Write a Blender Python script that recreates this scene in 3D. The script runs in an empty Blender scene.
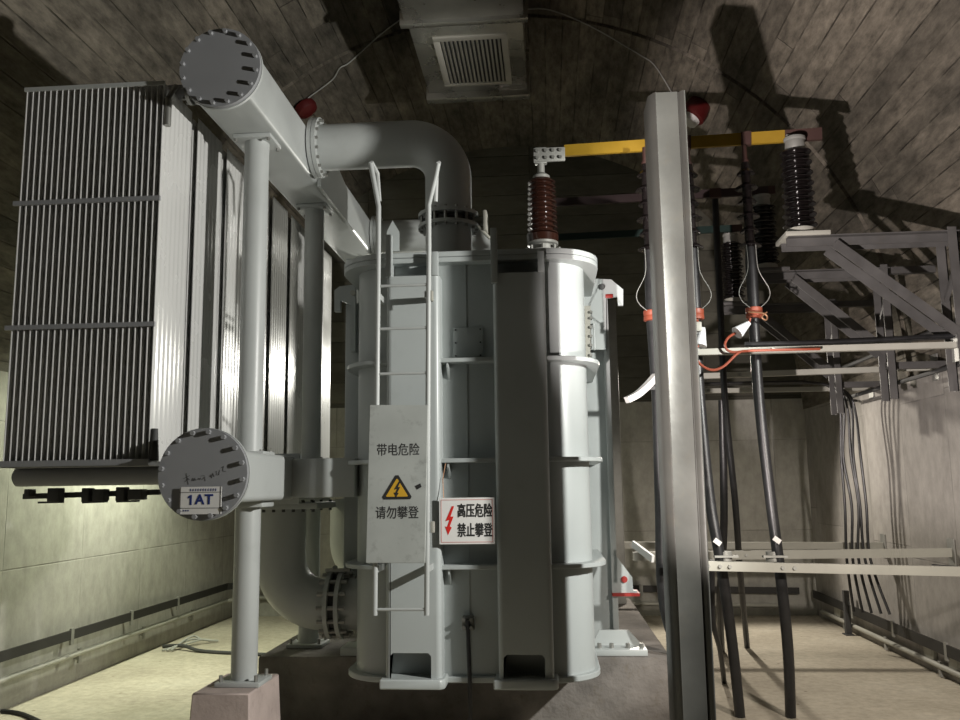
import bpy, bmesh, math, random
from mathutils import Vector, Matrix
random.seed(7)
SC = bpy.context.scene
COL = SC.collection
PI = math.pi

# ------------------------------------------------------------------ camera
F = 870.0
H = 1.75
fw = Vector((71, 126, F)).normalized()
D_ = (F * F - 71 * 80) / 126.0
up = Vector((-80, -D_, F)).normalized()
rt = fw.cross(up)
if rt.x < 0:
    rt = -rt
# world axes expressed in camera coords (x right, y down, z forward)

def at(u, v, Y):
    d = Vector((u - 480, v - 360, F))
    w = Vector((d.dot(rt), d.dot(fw), d.dot(up)))
    w = w * (Y / w.y)
    return Vector((w.x, w.y, w.z + H))

cam_d = bpy.data.cameras.new('camera')
cam = bpy.data.objects.new('camera', cam_d)
COL.objects.link(cam)
SC.camera = cam
cam_d.sensor_width = 36
cam_d.lens = F / 960 * 36
cx = Vector((rt.x, fw.x, up.x))
cy = -Vector((rt.y, fw.y, up.y))
cz = -Vector((rt.z, fw.z, up.z))
cam.matrix_world = Matrix(((cx.x, cy.x, cz.x, 0), (cx.y, cy.y, cz.y, 0), (cx.z, cy.z, cz.z, H), (0, 0, 0, 1)))

# ------------------------------------------------------------------ materials
def newmat(name):
    m = bpy.data.materials.new(name)
    m.use_nodes = True
    nt = m.node_tree
    for n in list(nt.nodes):
        nt.nodes.remove(n)
    out = nt.nodes.new('ShaderNodeOutputMaterial')
    b = nt.nodes.new('ShaderNodeBsdfPrincipled')
    nt.links.new(b.outputs[0], out.inputs[0])
    return m, nt, b

def N(nt, t, **kw):
    n = nt.nodes.new(t)
    for k, v in kw.items():
        setattr(n, k, v)
    return n

def math_(nt, op, a, b=None, clamp=False):
    n = nt.nodes.new('ShaderNodeMath')
    n.operation = op
    n.use_clamp = clamp
    for i, x in enumerate((a, b)):
        if x is None:
            continue
        if isinstance(x, (int, float)):
            n.inputs[i].default_value = x
        else:
            nt.links.new(x, n.inputs[i])
    return n.outputs[0]

def ramp(nt, fac, stops):
    r = nt.nodes.new('ShaderNodeValToRGB')
    e = r.color_ramp.elements
    while len(e) < len(stops):
        e.new(0.5)
    for i, (p, c) in enumerate(stops):
        e[i].position = p
        e[i].color = (c[0], c[1], c[2], 1) if isinstance(c, tuple) else (c, c, c, 1)
    nt.links.new(fac, r.inputs[0])
    return r.outputs[0]

def mix(nt, mode, fac, a, b):
    n = nt.nodes.new('ShaderNodeMix')
    n.data_type = 'RGBA'
    n.blend_type = mode
    for s, x in ((0, fac), (6, a), (7, b)):
        if isinstance(x, (int, float)):
            n.inputs[s].default_value = x
        elif isinstance(x, tuple):
            n.inputs[s].default_value = (x[0], x[1], x[2], 1)
        else:
            nt.links.new(x, n.inputs[s])
    return n.outputs[2]

def paint(name, col, rough=0.45, metal=0.0, var=0.12, scale=3.0, spec=0.5, bump=0.0, dirt=0.0, dirtcol=(.12, .1, .07), coat=0.0):
    m, nt, b = newmat(name)
    tc = N(nt, 'ShaderNodeTexCoord')
    no = N(nt, 'ShaderNodeTexNoise')
    no.inputs['Scale'].default_value = scale
    no.inputs['Detail'].default_value = 6
    nt.links.new(tc.outputs['Object'], no.inputs['Vector'])
    lo = tuple(c * (1 - var) for c in col)
    hi = tuple(min(1, c * (1 + var)) for c in col)
    c = ramp(nt, no.outputs['Fac'], [(0.3, lo), (0.7, hi)])
    if dirt > 0:
        n2 = N(nt, 'ShaderNodeTexNoise')
        n2.inputs['Scale'].default_value = scale * 3.1
        n2.inputs['Detail'].default_value = 8
        n2.inputs['Roughness'].default_value = 0.7
        nt.links.new(tc.outputs['Object'], n2.inputs['Vector'])
        f = ramp(nt, n2.outputs['Fac'], [(0.55, 0.0), (0.75, dirt)])
        c = mix(nt, 'MIX', f, c, dirtcol)
    nt.links.new(c, b.inputs['Base Color'])
    r = ramp(nt, no.outputs['Fac'], [(0.2, max(0, rough - .06)), (0.8, min(1, rough + .08))])
    nt.links.new(r, b.inputs['Roughness'])
    b.inputs['Metallic'].default_value = metal
    b.inputs['Specular IOR Level'].default_value = spec
    b.inputs['Coat Weight'].default_value = coat
    if bump > 0:
        bp = N(nt, 'ShaderNodeBump')
        bp.inputs['Strength'].default_value = bump
        bp.inputs['Distance'].default_value = 0.01
        n3 = N(nt, 'ShaderNodeTexNoise')
        n3.inputs['Scale'].default_value = scale * 8
        n3.inputs['Detail'].default_value = 5
        nt.links.new(tc.outputs['Object'], n3.inputs['Vector'])
        nt.links.new(n3.outputs['Fac'], bp.inputs['Height'])
        nt.links.new(bp.outputs[0], b.inputs['Normal'])
    return m

def concrete(name, base, du, dv, groove=0.012, stag=0.37, plankvar=0.25, stain=0.5, gdark=0.45, bump=0.6, su=1.0, sv=1.0, staincol=(.06, .055, .045), finev=.22, brk0=.35):
    """board-marked concrete on UVs in metres; du = board width along u, dv = panel length along v"""
    m, nt, b = newmat(name)
    uv = N(nt, 'ShaderNodeTexCoord').outputs['UV']
    sp = N(nt, 'ShaderNodeSeparateXYZ')
    nt.links.new(uv, sp.inputs[0])
    # slight waviness
    U = math_(nt, 'DIVIDE', sp.outputs[0], du)
    Uf = math_(nt, 'FLOOR', U)
    wn = N(nt, 'ShaderNodeTexWhiteNoise', noise_dimensions='1D')
    nt.links.new(Uf, wn.inputs['W'])
    off = math_(nt, 'MULTIPLY', wn.outputs['Value'], stag)
    V = math_(nt, 'ADD', math_(nt, 'DIVIDE', sp.outputs[1], dv), off)
    Vf = math_(nt, 'FLOOR', V)
    cmb = N(nt, 'ShaderNodeCombineXYZ')
    nt.links.new(Uf, cmb.inputs[0]); nt.links.new(Vf, cmb.inputs[1])
    wn2 = N(nt, 'ShaderNodeTexWhiteNoise', noise_dimensions='2D')
    nt.links.new(cmb.outputs[0], wn2.inputs['Vector'])
    def edge(x, w):
        fr = math_(nt, 'FRACT', x)
        d = math_(nt, 'MINIMUM', fr, math_(nt, 'SUBTRACT', 1.0, fr))
        return math_(nt, 'SUBTRACT', 1.0, math_(nt, 'DIVIDE', d, w, True), True)
    gu = edge(U, groove / du)
    gv = edge(V, groove / dv)
    # break lines up with noise
    nb = N(nt, 'ShaderNodeTexNoise'); nb.inputs['Scale'].default_value = 2.5; nb.inputs['Detail'].default_value = 4
    nt.links.new(uv, nb.inputs['Vector'])
    brk = ramp(nt, nb.outputs['Fac'], [(brk0, 0.12), (0.6, 1.0)])
    g = math_(nt, 'MULTIPLY', math_(nt, 'MAXIMUM', gu, gv), brk)
    # stretched stain noise
    mp = N(nt, 'ShaderNodeMapping')
    mp.inputs['Scale'].default_value = (su, sv, 1)
    nt.links.new(uv, mp.inputs['Vector'])
    n1 = N(nt, 'ShaderNodeTexNoise'); n1.inputs['Scale'].default_value = 1.3; n1.inputs['Detail'].default_value = 9; n1.inputs['Roughness'].default_value = 0.62
    nt.links.new(mp.outputs[0], n1.inputs['Vector'])
    n2 = N(nt, 'ShaderNodeTexNoise'); n2.inputs['Scale'].default_value = 9; n2.inputs['Detail'].default_value = 8; n2.inputs['Roughness'].default_value = 0.7
    nt.links.new(mp.outputs[0], n2.inputs['Vector'])
    pv = ramp(nt, wn2.outputs['Value'], [(0, 1 - plankvar), (1, 1 + plankvar * .6)])
    c = mix(nt, 'MULTIPLY', 1.0, base, pv)
    st = ramp(nt, n1.outputs['Fac'], [(0.38, 0.0), (0.66, stain)])
    c = mix(nt, 'MIX', st, c, staincol)
    fine = ramp(nt, n2.outputs['Fac'], [(0.3, 1 - finev), (0.7, 1 + finev * .6)])
    c = mix(nt, 'MULTIPLY', 1.0, c, fine)
    gd = math_(nt, 'MULTIPLY', g, gdark)
    c = mix(nt, 'MIX', gd, c, tuple(x * .25 for x in base))
    nt.links.new(c, b.inputs['Base Color'])
    b.inputs['Roughness'].default_value = 0.85
    b.inputs['Specular IOR Level'].default_value = 0.25
    h = math_(nt, 'SUBTRACT', math_(nt, 'MULTIPLY', n2.outputs['Fac'], 0.5), g)
    bp = N(nt, 'ShaderNodeBump'); bp.inputs['Strength'].default_value = bump; bp.inputs['Distance'].default_value = 0.012
    nt.links.new(h, bp.inputs['Height'])
    nt.links.new(bp.outputs[0], b.inputs['Normal'])
    return m

GREY = (.47, .49, .47)
M = {}
M['tank'] = paint('tank grey paint', (.40, .43, .425), .34, var=.06, scale=1.5, dirt=.10)
M['pipe'] = paint('pipe grey paint', (.44, .46, .45), .38, var=.06, scale=2, dirt=.10)
M['disc'] = paint('flange cover paint', (.27, .275, .285), .6, var=.05, scale=3, spec=.25)
M['fin'] = paint('radiator fin paint', (.60, .60, .585), .26, var=.03, scale=1.5, spec=.6)
M['panel'] = paint('weathered panel paint', (.40, .42, .40), .55, var=.08, scale=4, dirt=.5, dirtcol=(.12, .12, .11))
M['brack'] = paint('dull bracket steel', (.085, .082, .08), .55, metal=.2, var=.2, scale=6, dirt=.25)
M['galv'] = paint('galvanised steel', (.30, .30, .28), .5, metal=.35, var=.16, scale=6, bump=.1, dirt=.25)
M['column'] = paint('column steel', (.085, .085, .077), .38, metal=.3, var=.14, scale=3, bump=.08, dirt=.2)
M['duct'] = paint('sheet metal duct', (.55, .54, .50), 0.27, metal=.85, var=.14, scale=4, bump=.06)
M['grille'] = paint('grille aluminium', (.58, .56, .50), .5, metal=.2, var=.05)
M['black'] = paint('black cable sheath', (.014, .014, .015), .40, var=.3, scale=14, dirt=.35, dirtcol=(.05, .05, .05))
M['dark'] = paint('dark cavity steel', (.05, .05, .05), .7, var=.2)
M['brown'] = paint('brown porcelain', (.032, .012, .008), .13, var=.2, spec=.7)
M['darkporc'] = paint('dark porcelain', (.009, .007, .007), .20, var=.2, spec=.6)
M['yellow'] = paint('yellow busbar sleeve', (.29, .175, .012), .5, var=.08, scale=9)
M['barbrown'] = paint('bare busbar', (.045, .02, .016), .55, var=.2)
M['bargreen'] = paint('green busbar sleeve', (.006, .022, .018), .5, var=.1)
M['barblack'] = paint('dark red busbar sleeve', (.022, .012, .012), .5, var=.1)
M['orange'] = paint('orange plastic', (.27, .06, .03), .5, var=.08)
M['red'] = paint('red plastic', (.08, .005, .005), .5, var=.1)
M['redpaint'] = paint('red paint', (.30, .02, .015), .5, var=.1)
M['white'] = paint('white sheet', (.62, .61, .59), .5, var=.03)
M['signwhite'] = paint('enamelled sign', (.78, .77, .75), .35, var=.02)
M['ink'] = paint('black lettering', (.02, .02, .02), .6, var=.1)
M['inkblue'] = paint('blue lettering', (.012, .03, .17), .6, var=.1)
M['signred'] = paint('red lettering', (.62, .02, .015), .5, var=.1)
M['signyellow'] = paint('yellow triangle', (.62, .36, .03), .5, var=.06)
M['signpink'] = paint('red border line', (.55, .16, .14), .5, var=.06)
M['tray'] = paint('dark strip', (.018, .017, .015), .6, var=.2)
M['conduit'] = paint('pale conduit', (.36, .355, .31), .5, var=.1)
M['pedestal'] = paint('pinkish cast concrete', (.46, .38, .35), .85, var=.14, scale=5, bump=.3, dirt=.35, spec=.2)
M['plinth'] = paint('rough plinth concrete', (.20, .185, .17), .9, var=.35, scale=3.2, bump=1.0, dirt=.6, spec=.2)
M['bolt'] = paint('bolt steel', (.30, .30, .28), .4, metal=.6, var=.15)
M['copper'] = paint('dull copper', (.25, .13, .07), .45, metal=.5, var=.2)
M['trans'] = paint('clear label plastic', (.72, .74, .76), .35, var=.05)
M['wire'] = paint('pale wire', (.38, .38, .36), .5, var=.1)

M['ceil'] = concrete('vault board marked concrete', (.215, .188, .150), .19, 4.5, groove=.009, plankvar=.34, stain=.88, gdark=.9, brk0=.40, su=1.5, sv=.4, bump=1.0, finev=.6)
M['wall'] = concrete('wall concrete panels', (.40, .39, .35), 1.22, 1.22, groove=.008, stag=0, plankvar=.08, stain=.22, gdark=.6, su=.9, sv=.5, bump=.35, staincol=(.16, .15, .13))
M['wallr'] = concrete('right wall concrete', (.36, .34, .315), 1.0, 1.5, groove=.008, stag=.5, plankvar=.10, stain=.35, gdark=.6, su=.9, sv=.5, bump=.4, staincol=(.14, .13, .12))
M['wallb'] = concrete('end wall boards', (.13, .125, .10), 2.4, .30, groove=.010, stag=.2, plankvar=.32, stain=.6, gdark=.7, su=.35, sv=1.0, bump=.7)

def floor_mat():
    m, nt, b = newmat('dusty floor')
    tc = N(nt, 'ShaderNodeTexCoord').outputs['Object']
    n1 = N(nt, 'ShaderNodeTexNoise'); n1.inputs['Scale'].default_value = .9; n1.inputs['Detail'].default_value = 10; n1.inputs['Roughness'].default_value = .6
    n2 = N(nt, 'ShaderNodeTexNoise'); n2.inputs['Scale'].default_value = 14; n2.inputs['Detail'].default_value = 8; n2.inputs['Roughness'].default_value = .7
    n3 = N(nt, 'ShaderNodeTexVoronoi'); n3.inputs['Scale'].default_value = 3.5; n3.inputs['Randomness'].default_value = 1
    for n in (n1, n2, n3):
        nt.links.new(tc, n.inputs['Vector'])
    c = ramp(nt, n1.outputs['Fac'], [(.3, (.38, .34, .27)), (.55, (.50, .455, .365)), (.75, (.58, .54, .45))])
    f = ramp(nt, n2.outputs['Fac'], [(.3, .74), (.7, 1.1)])
    c = mix(nt, 'MULTIPLY', 1.0, c, f)
    s = ramp(nt, n3.outputs['Distance'], [(.03, 1.0), (.07, 0.0)])
    c = mix(nt, 'MIX', math_(nt, 'MULTIPLY', s, .7), c, (.12, .09, .06))
    nt.links.new(c, b.inputs['Base Color'])
    b.inputs['Roughness'].default_value = .9
    b.inputs['Specular IOR Level'].default_value = .2
    bp = N(nt, 'ShaderNodeBump'); bp.inputs['Strength'].default_value = .6; bp.inputs['Distance'].default_value = .015
    nt.links.new(n2.outputs['Fac'], bp.inputs['Height'])
    nt.links.new(bp.outputs[0], b.inputs['Normal'])
    return m
M['floor'] = floor_mat()

# ------------------------------------------------------------------ mesh helpers
class MB:
    def __init__(s):
        s.bm = bmesh.new()
    def box(s, x0, x1, y0, y1, z0, z1, bev=0.0, seg=2):
        b = bmesh.new()
        bmesh.ops.create_cube(b, size=1)
        for v in b.verts:
            v.co = Vector((x0 + (v.co.x + .5) * (x1 - x0), y0 + (v.co.y + .5) * (y1 - y0), z0 + (v.co.z + .5) * (z1 - z0)))
        if bev > 0:
            bmesh.ops.bevel(b, geom=list(b.edges), offset=bev, segments=seg, affect='EDGES', profile=.5)
        s.join(b)
        return s
    def join(s, b, mat=None):
        if mat is not None:
            bmesh.ops.transform(b, matrix=mat, verts=b.verts)
        me = bpy.data.meshes.new('tmp')
        b.to_mesh(me)
        b.free()
        s.bm.from_mesh(me)
        bpy.data.meshes.remove(me)
    def prism(s, pts, axis, a0, a1, bev=0.0):
        """2D outline extruded along axis ('x': pts=(y,z), 'y': pts=(x,z), 'z': pts=(x,y))"""
        b = bmesh.new()
        def mk(p, a):
            if axis == 'x': return (a, p[0], p[1])
            if axis == 'y': return (p[0], a, p[1])
            return (p[0], p[1], a)
        v0 = [b.verts.new(mk(p, a0)) for p in pts]
        v1 = [b.verts.new(mk(p, a1)) for p in pts]
        b.faces.new(v0); b.faces.new(v1)
        n = len(pts)
        for i in range(n):
            b.faces.new((v0[i], v0[(i + 1) % n], v1[(i + 1) % n], v1[i]))
        bmesh.ops.recalc_face_normals(b, faces=b.faces)
        if bev > 0:
            bmesh.ops.bevel(b, geom=list(b.edges), offset=bev, segments=1, affect='EDGES')
        s.join(b)
        return s
    def tube(s, pts, r, seg=12, cap=True):
        pts = [Vector(p) for p in pts]
        rs = r if isinstance(r, (list, tuple)) else [r] * len(pts)
        b = bmesh.new()
        t0 = (pts[1] - pts[0]).normalized()
        ref = Vector((0, 0, 1)) if abs(t0.z) < .9 else Vector((1, 0, 0))
        nrm = t0.cross(ref).normalized()
        rings = []
        prev = t0
        for i, p in enumerate(pts):
            if i == 0: t = t0
            elif i == len(pts) - 1: t = (pts[-1] - pts[-2]).normalized()
            else: t = ((pts[i + 1] - p).normalized() + (p - pts[i - 1]).normalized()).normalized()
            q = prev.rotation_difference(t)
            nrm = (q @ nrm); nrm = (nrm - t * nrm.dot(t)).normalized()
            prev = t
            bn = t.cross(nrm)
            rings.append([b.verts.new(p + (nrm * math.cos(2 * PI * k / seg) + bn * math.sin(2 * PI * k / seg)) * rs[i]) for k in range(seg)])
        for i in range(len(rings) - 1):
            for k in range(seg):
                b.faces.new((rings[i][k], rings[i][(k + 1) % seg], rings[i + 1][(k + 1) % seg], rings[i + 1][k]))
        if cap:
            b.faces.new(rings[0]); b.faces.new(rings[-1])
        bmesh.ops.recalc_face_normals(b, faces=b.faces)
        s.join(b)
        return s
    def cyl(s, a, c, r, seg=24):
        return s.tube([a, c], r, seg)
    def bar(s, a, c, w, h, upv=(0, 0, 1)):
        a = Vector(a); c = Vector(c)
        t = (c - a).normalized(); u = Vector(upv)
        sd = t.cross(u).normalized(); u = sd.cross(t)
        b = bmesh.new()
        vs = []
        for p in (a, c):
            vs.append([b.verts.new(p + sd * (w / 2) * i + u * (h / 2) * j) for i, j in ((-1, -1), (1, -1), (1, 1), (-1, 1))])
        b.faces.new(vs[0]); b.faces.new(vs[1])
        for k in range(4):
            b.faces.new((vs[0][k], vs[0][(k + 1) % 4], vs[1][(k + 1) % 4], vs[1][k]))
        bmesh.ops.recalc_face_normals(b, faces=b.faces)
        s.join(b)
        return s
    def angle(s, a, c, w, t, upv=(0, 0, 1), flip=1):
        """L-section steel from a to c"""
        a = Vector(a); c = Vector(c)
        d = (c - a).normalized(); u = Vector(upv); sd = d.cross(u).normalized(); u = sd.cross(d)
        s.bar(a, c, w, t, upv)
        s.bar(a - u * (w / 2) + sd * flip * (w / 2 - t / 2), c - u * (w / 2) + sd * flip * (w / 2 - t / 2), t, w, upv)
        return s
    def lathe(s, prof, loc=(0, 0, 0), seg=32, mat=None):
        """prof = (r, z) list revolved about z"""
        b = bmesh.new()
        rings = []
        for r, z in prof:
            rings.append([b.verts.new((max(r, 1e-4) * math.cos(2 * PI * k / seg), max(r, 1e-4) * math.sin(2 * PI * k / seg), z)) for k in range(seg)])
        for i in range(len(rings) - 1):
            for k in range(seg):
                b.faces.new((rings[i][k], rings[i][(k + 1) % seg], rings[i + 1][(k + 1) % seg], rings[i + 1][k]))
        b.faces.new(rings[0]); b.faces.new(rings[-1])
        bmesh.ops.recalc_face_normals(b, faces=b.faces)
        mt = Matrix.Translation(Vector(loc)) @ (mat or Matrix())
        s.join(b, mt)
        return s
    def build(s, name, m, parent=None, smooth=True, ang=35, uvf=None):
        me = bpy.data.meshes.new(name)
        if uvf:
            uvl = s.bm.loops.layers.uv.new('uv')
            for f in s.bm.faces:
                for l in f.loops:
                    l[uvl].uv = uvf(l.vert.co)
        s.bm.to_mesh(me)
        s.bm.free()
        me.materials.append(m)
        if smooth:
            for p in me.polygons: p.use_smooth = True
            me.set_sharp_from_angle(angle=math.radians(ang))
        o = bpy.data.objects.new(name, me)
        COL.objects.link(o)
        if parent is not None:
            o.parent = parent
            o.matrix_parent_inverse = parent_world(parent).inverted()
        return o

def parent_world(o):
    m = Matrix.Translation(o.location) @ o.rotation_euler.to_matrix().to_4x4()
    if o.parent is not None:
        m = parent_world(o.parent) @ o.matrix_parent_inverse @ m
    return m

def tag(o, label, cat, group=None, kind=None):
    if label: o['label'] = label
    if cat: o['category'] = cat
    if group: o['group'] = group
    if kind: o['kind'] = kind
    return o

def thing(name, loc, label, cat, group=None):
    o = bpy.data.objects.new(name, None)
    o.location = Vector(loc)
    o.empty_display_size = .1
    COL.objects.link(o)
    return tag(o, label, cat, group)

def copy_tree(o, parent=None):
    c = o.copy(); COL.objects.link(c); c.parent = parent
    for ch in list(o.children):
        copy_tree(ch, c)
    return c

def arc_pts(c, r, a0, a1, n, ax1, ax2):
    c = Vector(c); ax1 = Vector(ax1); ax2 = Vector(ax2)
    return [c + ax1 * r * math.cos(a0 + (a1 - a0) * i / n) + ax2 * r * math.sin(a0 + (a1 - a0) * i / n) for i in range(n + 1)]

def smooth_path(pts, n=8):
    pts = [Vector(p) for p in pts]
    P = [pts[0]] + pts + [pts[-1]]
    out = []
    for i in range(1, len(P) - 2):
        p0, p1, p2, p3 = P[i - 1], P[i], P[i + 1], P[i + 2]
        for k in range(n):
            t = k / n
            out.append(.5 * ((2 * p1) + (-p0 + p2) * t + (2 * p0 - 5 * p1 + 4 * p2 - p3) * t * t + (-p0 + 3 * p1 - 3 * p2 + p3) * t ** 3))
    out.append(pts[-1])
    return out

def text_mb(mb, body, size, origin, xdir=(1, 0, 0), zdir=(0, 0, 1), depth=.0008, bold=0.0, align='CENTER', sx=1.0, spacing=1.0):
    cu = bpy.data.curves.new('txt', 'FONT')
    cu.body = body
    cu.size = size
    cu.extrude = depth
    cu.offset = bold
    cu.align_x = align
    cu.align_y = 'CENTER'
    cu.space_character = spacing
    cu.resolution_u = 3
    o = bpy.data.objects.new('txt', cu)
    COL.objects.link(o)
    bpy.context.view_layer.update()
    dg = bpy.context.evaluated_depsgraph_get()
    me = bpy.data.meshes.new_from_object(o.evaluated_get(dg))
    b = bmesh.new(); b.from_mesh(me)
    X = Vector(xdir).normalized(); Z = Vector(zdir).normalized(); Yn = X.cross(Z)
    mt = Matrix(((X.x, Z.x, Yn.x, origin[0]), (X.y, Z.y, Yn.y, origin[1]), (X.z, Z.z, Yn.z, origin[2]), (0, 0, 0, 1)))
    mt = mt @ Matrix.Diagonal((sx, 1, 1, 1))
    mb.join(b, mt)
    bpy.data.objects.remove(o); bpy.data.curves.remove(cu); bpy.data.meshes.remove(me)

def heavy(mb, body, size, origin, sx, w):
    for k, (dx, dz) in enumerate(((0, 0), (w, 0), (-w, 0), (0, w), (0, -w))):
        text_mb(mb, body, size, (origin[0] + dx, origin[1] + .00004 * k, origin[2] + dz), sx=sx, depth=.0005)

# ------------------------------------------------------------------ setting
XL, XR, YB, YF = -4.5, 3.5, 12.3, -2.5
CXV, SPR = -.5, 2.75

def struct(o):
    o['kind'] = 'structure'
    return o

fb = MB(); fb.box(XL - .3, XR + .3, YF - .3, YB + .3, -.3, 0)
struct(fb.build('floor', M['floor'], smooth=False))
w = MB(); w.box(XL - .3, XL, YF, YB, 0, SPR)
struct(w.build('wall_left', M['wall'], smooth=False, uvf=lambda c: (c.y + .35, c.z + .1)))
w = MB(); w.box(XR, XR + .3, YF, YB, 0, SPR)
struct(w.build('wall_right', M['wallr'], smooth=False, uvf=lambda c: (c.y, c.z)))

def half_wall(name, y0, y1, mat, R=4.4):
    pts = [(XL - .3, 0), (XR + .3, 0), (XR + .3, SPR)]
    for i in range(1, 32):
        a = PI * i / 32
        pts.append((CXV + R * math.cos(a), SPR + R * math.sin(a)))
    pts.append((XL - .3, SPR))
    b = MB(); b.prism(pts, 'y', y0, y1)
    return struct(b.build(name, mat, smooth=False, uvf=lambda c: (c.x + 5, c.z)))
# end wall: smooth lower wall panel and boarded tympanum
half_wall('wall_back', YB, YB + .3, M['wallb'])
half_wall('wall_front', YF - .3, YF, M['wallb'])
b = MB(); b.box(XL, XR, YB - .03, YB - .0005, 0, 2.9)
struct(b.build('trim_1', M['wall'], smooth=False, uvf=lambda c: (c.x + .6, c.z + .1)))

def vault(name, y0, y1, R, R2, m):
    bm = bmesh.new()
    uvl = bm.loops.layers.uv.new('uv')
    n = 72
    rows = []
    ny = max(2, int((y1 - y0) / .5))
    for j in range(ny + 1):
        y = y0 + (y1 - y0) * j / ny
        rows.append([bm.verts.new((CXV + R * math.cos(PI * i / n), y, SPR + R * math.sin(PI * i / n))) for i in range(n + 1)])
    outer = [[bm.verts.new((CXV + R2 * math.cos(PI * i / n), y, SPR + R2 * math.sin(PI * i / n))) for i in range(n + 1)] for y in (y0, y1)]
    def face(vs, uvs):
        f = bm.faces.new(vs)
        for l, u in zip(f.loops, uvs): l[uvl].uv = u
        f.smooth = True
    for j in range(ny):
        for i in range(n):
            a, b_ = R * PI * i / n, R * PI * (i + 1) / n
            ya, yb = rows[j][0].co.y, rows[j + 1][0].co.y
            face((rows[j][i], rows[j + 1][i], rows[j + 1][i + 1], rows[j][i + 1]), ((a, ya), (a, yb), (b_, yb), (b_, ya)))
    for k, rr in ((0, rows[0]), (1, rows[-1])):
        for i in range(n):
            a, b_ = R * PI * i / n, R * PI * (i + 1) / n
            face((rr[i], rr[i + 1], outer[k][i + 1], outer[k][i]), ((a, 0), (b_, 0), (b_, .2), (a, .2)))
    for i in range(n):
        face((outer[0][i], outer[1][i], outer[1][i + 1], outer[0][i + 1]), ((0, 0),) * 4)
    for i in (0, n):
        face((rows[0][i], outer[0][i], outer[1][i], rows[-1][i]), ((0, 0),) * 4)
    bmesh.ops.recalc_face_normals(bm, faces=bm.faces)
    me = bpy.data.meshes.new(name); bm.to_mesh(me); bm.free()
    me.materials.append(m)
    me.set_sharp_from_angle(angle=math.radians(35))
    o = bpy.data.objects.new(name, me); COL.objects.link(o)
    return struct(o)
vault('ceiling', YF, 8.7, 4.02, 4.4, M['ceil'])
vault('ceiling_rear', 8.7, YB, 3.985, 4.4, M['ceil'])

# --- strips and conduits along walls
def wall_run(name, label, cat, pts, w, h, m, brname, every, left):
    t = thing(name, pts[0], label, cat)
    mb = MB()
    for a, c in zip(pts[:-1], pts[1:]):
        if w is None:
            mb.tube([a, c], h / 2, 12)
        else:
            mb.bar(a, c, w, h)
    mb.build('rail', m, t)
    for a, c in zip(pts[:-1], pts[1:]):
        a = Vector(a); c = Vector(c); L = (c - a).length
        if L < 2: continue
        k = int(L / every)
        d = (c - a).normalized()
        for i in range(k):
            p = a + d * (every * (i + .5))
            mb = MB()
            n = Vector((1, 0, 0)) * left if abs(d.y) > .5 else Vector((0, 1, 0))
            mb.bar(p + n * .001 + Vector((0, 0, -.09)), p + n * .001 + Vector((0, 0, h / 2 + .015)), .05, .02, (n.x, n.y, 0))
            mb.bar(p + n * .0 + Vector((0, 0, -.04)), p + n * (.09) + Vector((0, 0, -.04)), .03, .03)
            mb.build(brname, M['galv'], t)
    return t
zt, zc = .46, .26
wall_run('grounding_strip', 'dark flat strip on metal standoffs along the left wall above the pale pipe', 'strip',
         [(XL + .09, 6.2, zt), (XL + .09, YB - .5, zt), (XL + .5, YB - .13, zt), (XR - .25, YB - .13, zt - .13), ], .016, .085, M['tray'], 'standoff', 1.15, -1)
wall_run('grounding_strip', 'dark flat strip on metal standoffs along the right wall near the floor', 'strip',
         [(XR - .09, 5.2, .27), (XR - .09, YB - .2, .30)], .016, .10, M['tray'], 'standoff', 1.2, 1)
wall_run('conduit_pipe', 'pale round pipe along the foot of the left wall under the dark strip', 'pipe',
         [(XL + .05, 6.2, zc), (XL + .05, YB - .4, zc), (XL + .4, YB - .08, zc), (XR - .4, YB - .08, zc - .13)], None, .055, M['conduit'], 'clip', 1.3, -1)
wall_run('conduit_pipe', 'pale round pipe along the foot of the right wall under the dark strip', 'pipe',
         [(XR - .05, 5.2, .10), (XR - .05, YB - .4, .10)], None, .05, M['conduit'], 'clip', 1.3, 1)
for (y, z, lb) in ((11.35, .17, 'small pale outlet box low on the right wall, farthest of the three'), (8.72, .17, 'small pale outlet box low on the right wall, middle of the three'), (8.2, .17, 'small pale outlet box low on the right wall, nearest of the three')):
    mb = MB(); mb.box(XR - .035, XR, y - .11, y + .11, z - .05, z + .13, .005)
    mb.box(XR - .04, XR - .03, y - .08, y + .08, z - .02, z + .10, .002)
    tag(mb.build('outlet_box', M['conduit']), lb, 'box', 'outlet boxes on the right wall')
mb = MB(); mb.box(3.36, 3.42, 10.7, 10.76, 0, .50); mb.box(3.34, 3.44, 10.66, 10.80, 0, .012)
tag(mb.build('short_post', M['dark']), 'short dark steel post standing at the foot of the right wall', 'post')

# --- bits on the left floor
mb = MB(); mb.tube(smooth_path([(-4.4, 9.85, .02), (-4.1, 9.7, .05), (-3.8, 9.55, .02), (-3.0, 9.35, .02), (-2.3, 9.1, .02)]), .02, 8)
tag(mb.build('loose_rod', M['dark']), 'thin dark rod lying across the dusty floor at left', 'rod')
mb = MB()
for k in range(3):
    mb.tube(smooth_path([(-4.3 + .05 * k, 9.6, .02), (-4.15, 9.9 + .06 * k, .04 + .03 * k), (-4.05, 10.1, .05), (-4.0 + .05 * k, 10.2, .02)]), .011, 8)
tag(mb.build('wire_offcut', M['wire']), 'pale crumpled wire offcuts at the foot of the left wall', 'wire')
mb = MB(); mb.tube(smooth_path([(-4.45, 7.0, .015), (-4.2, 6.9, .015), (-3.6, 6.4, .015), (-3.0, 5.9, .015)]), .018, 8)
tag(mb.build('floor_cable', M['black']), 'thin black cable on the floor at the lower left corner', 'cable')

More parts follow.
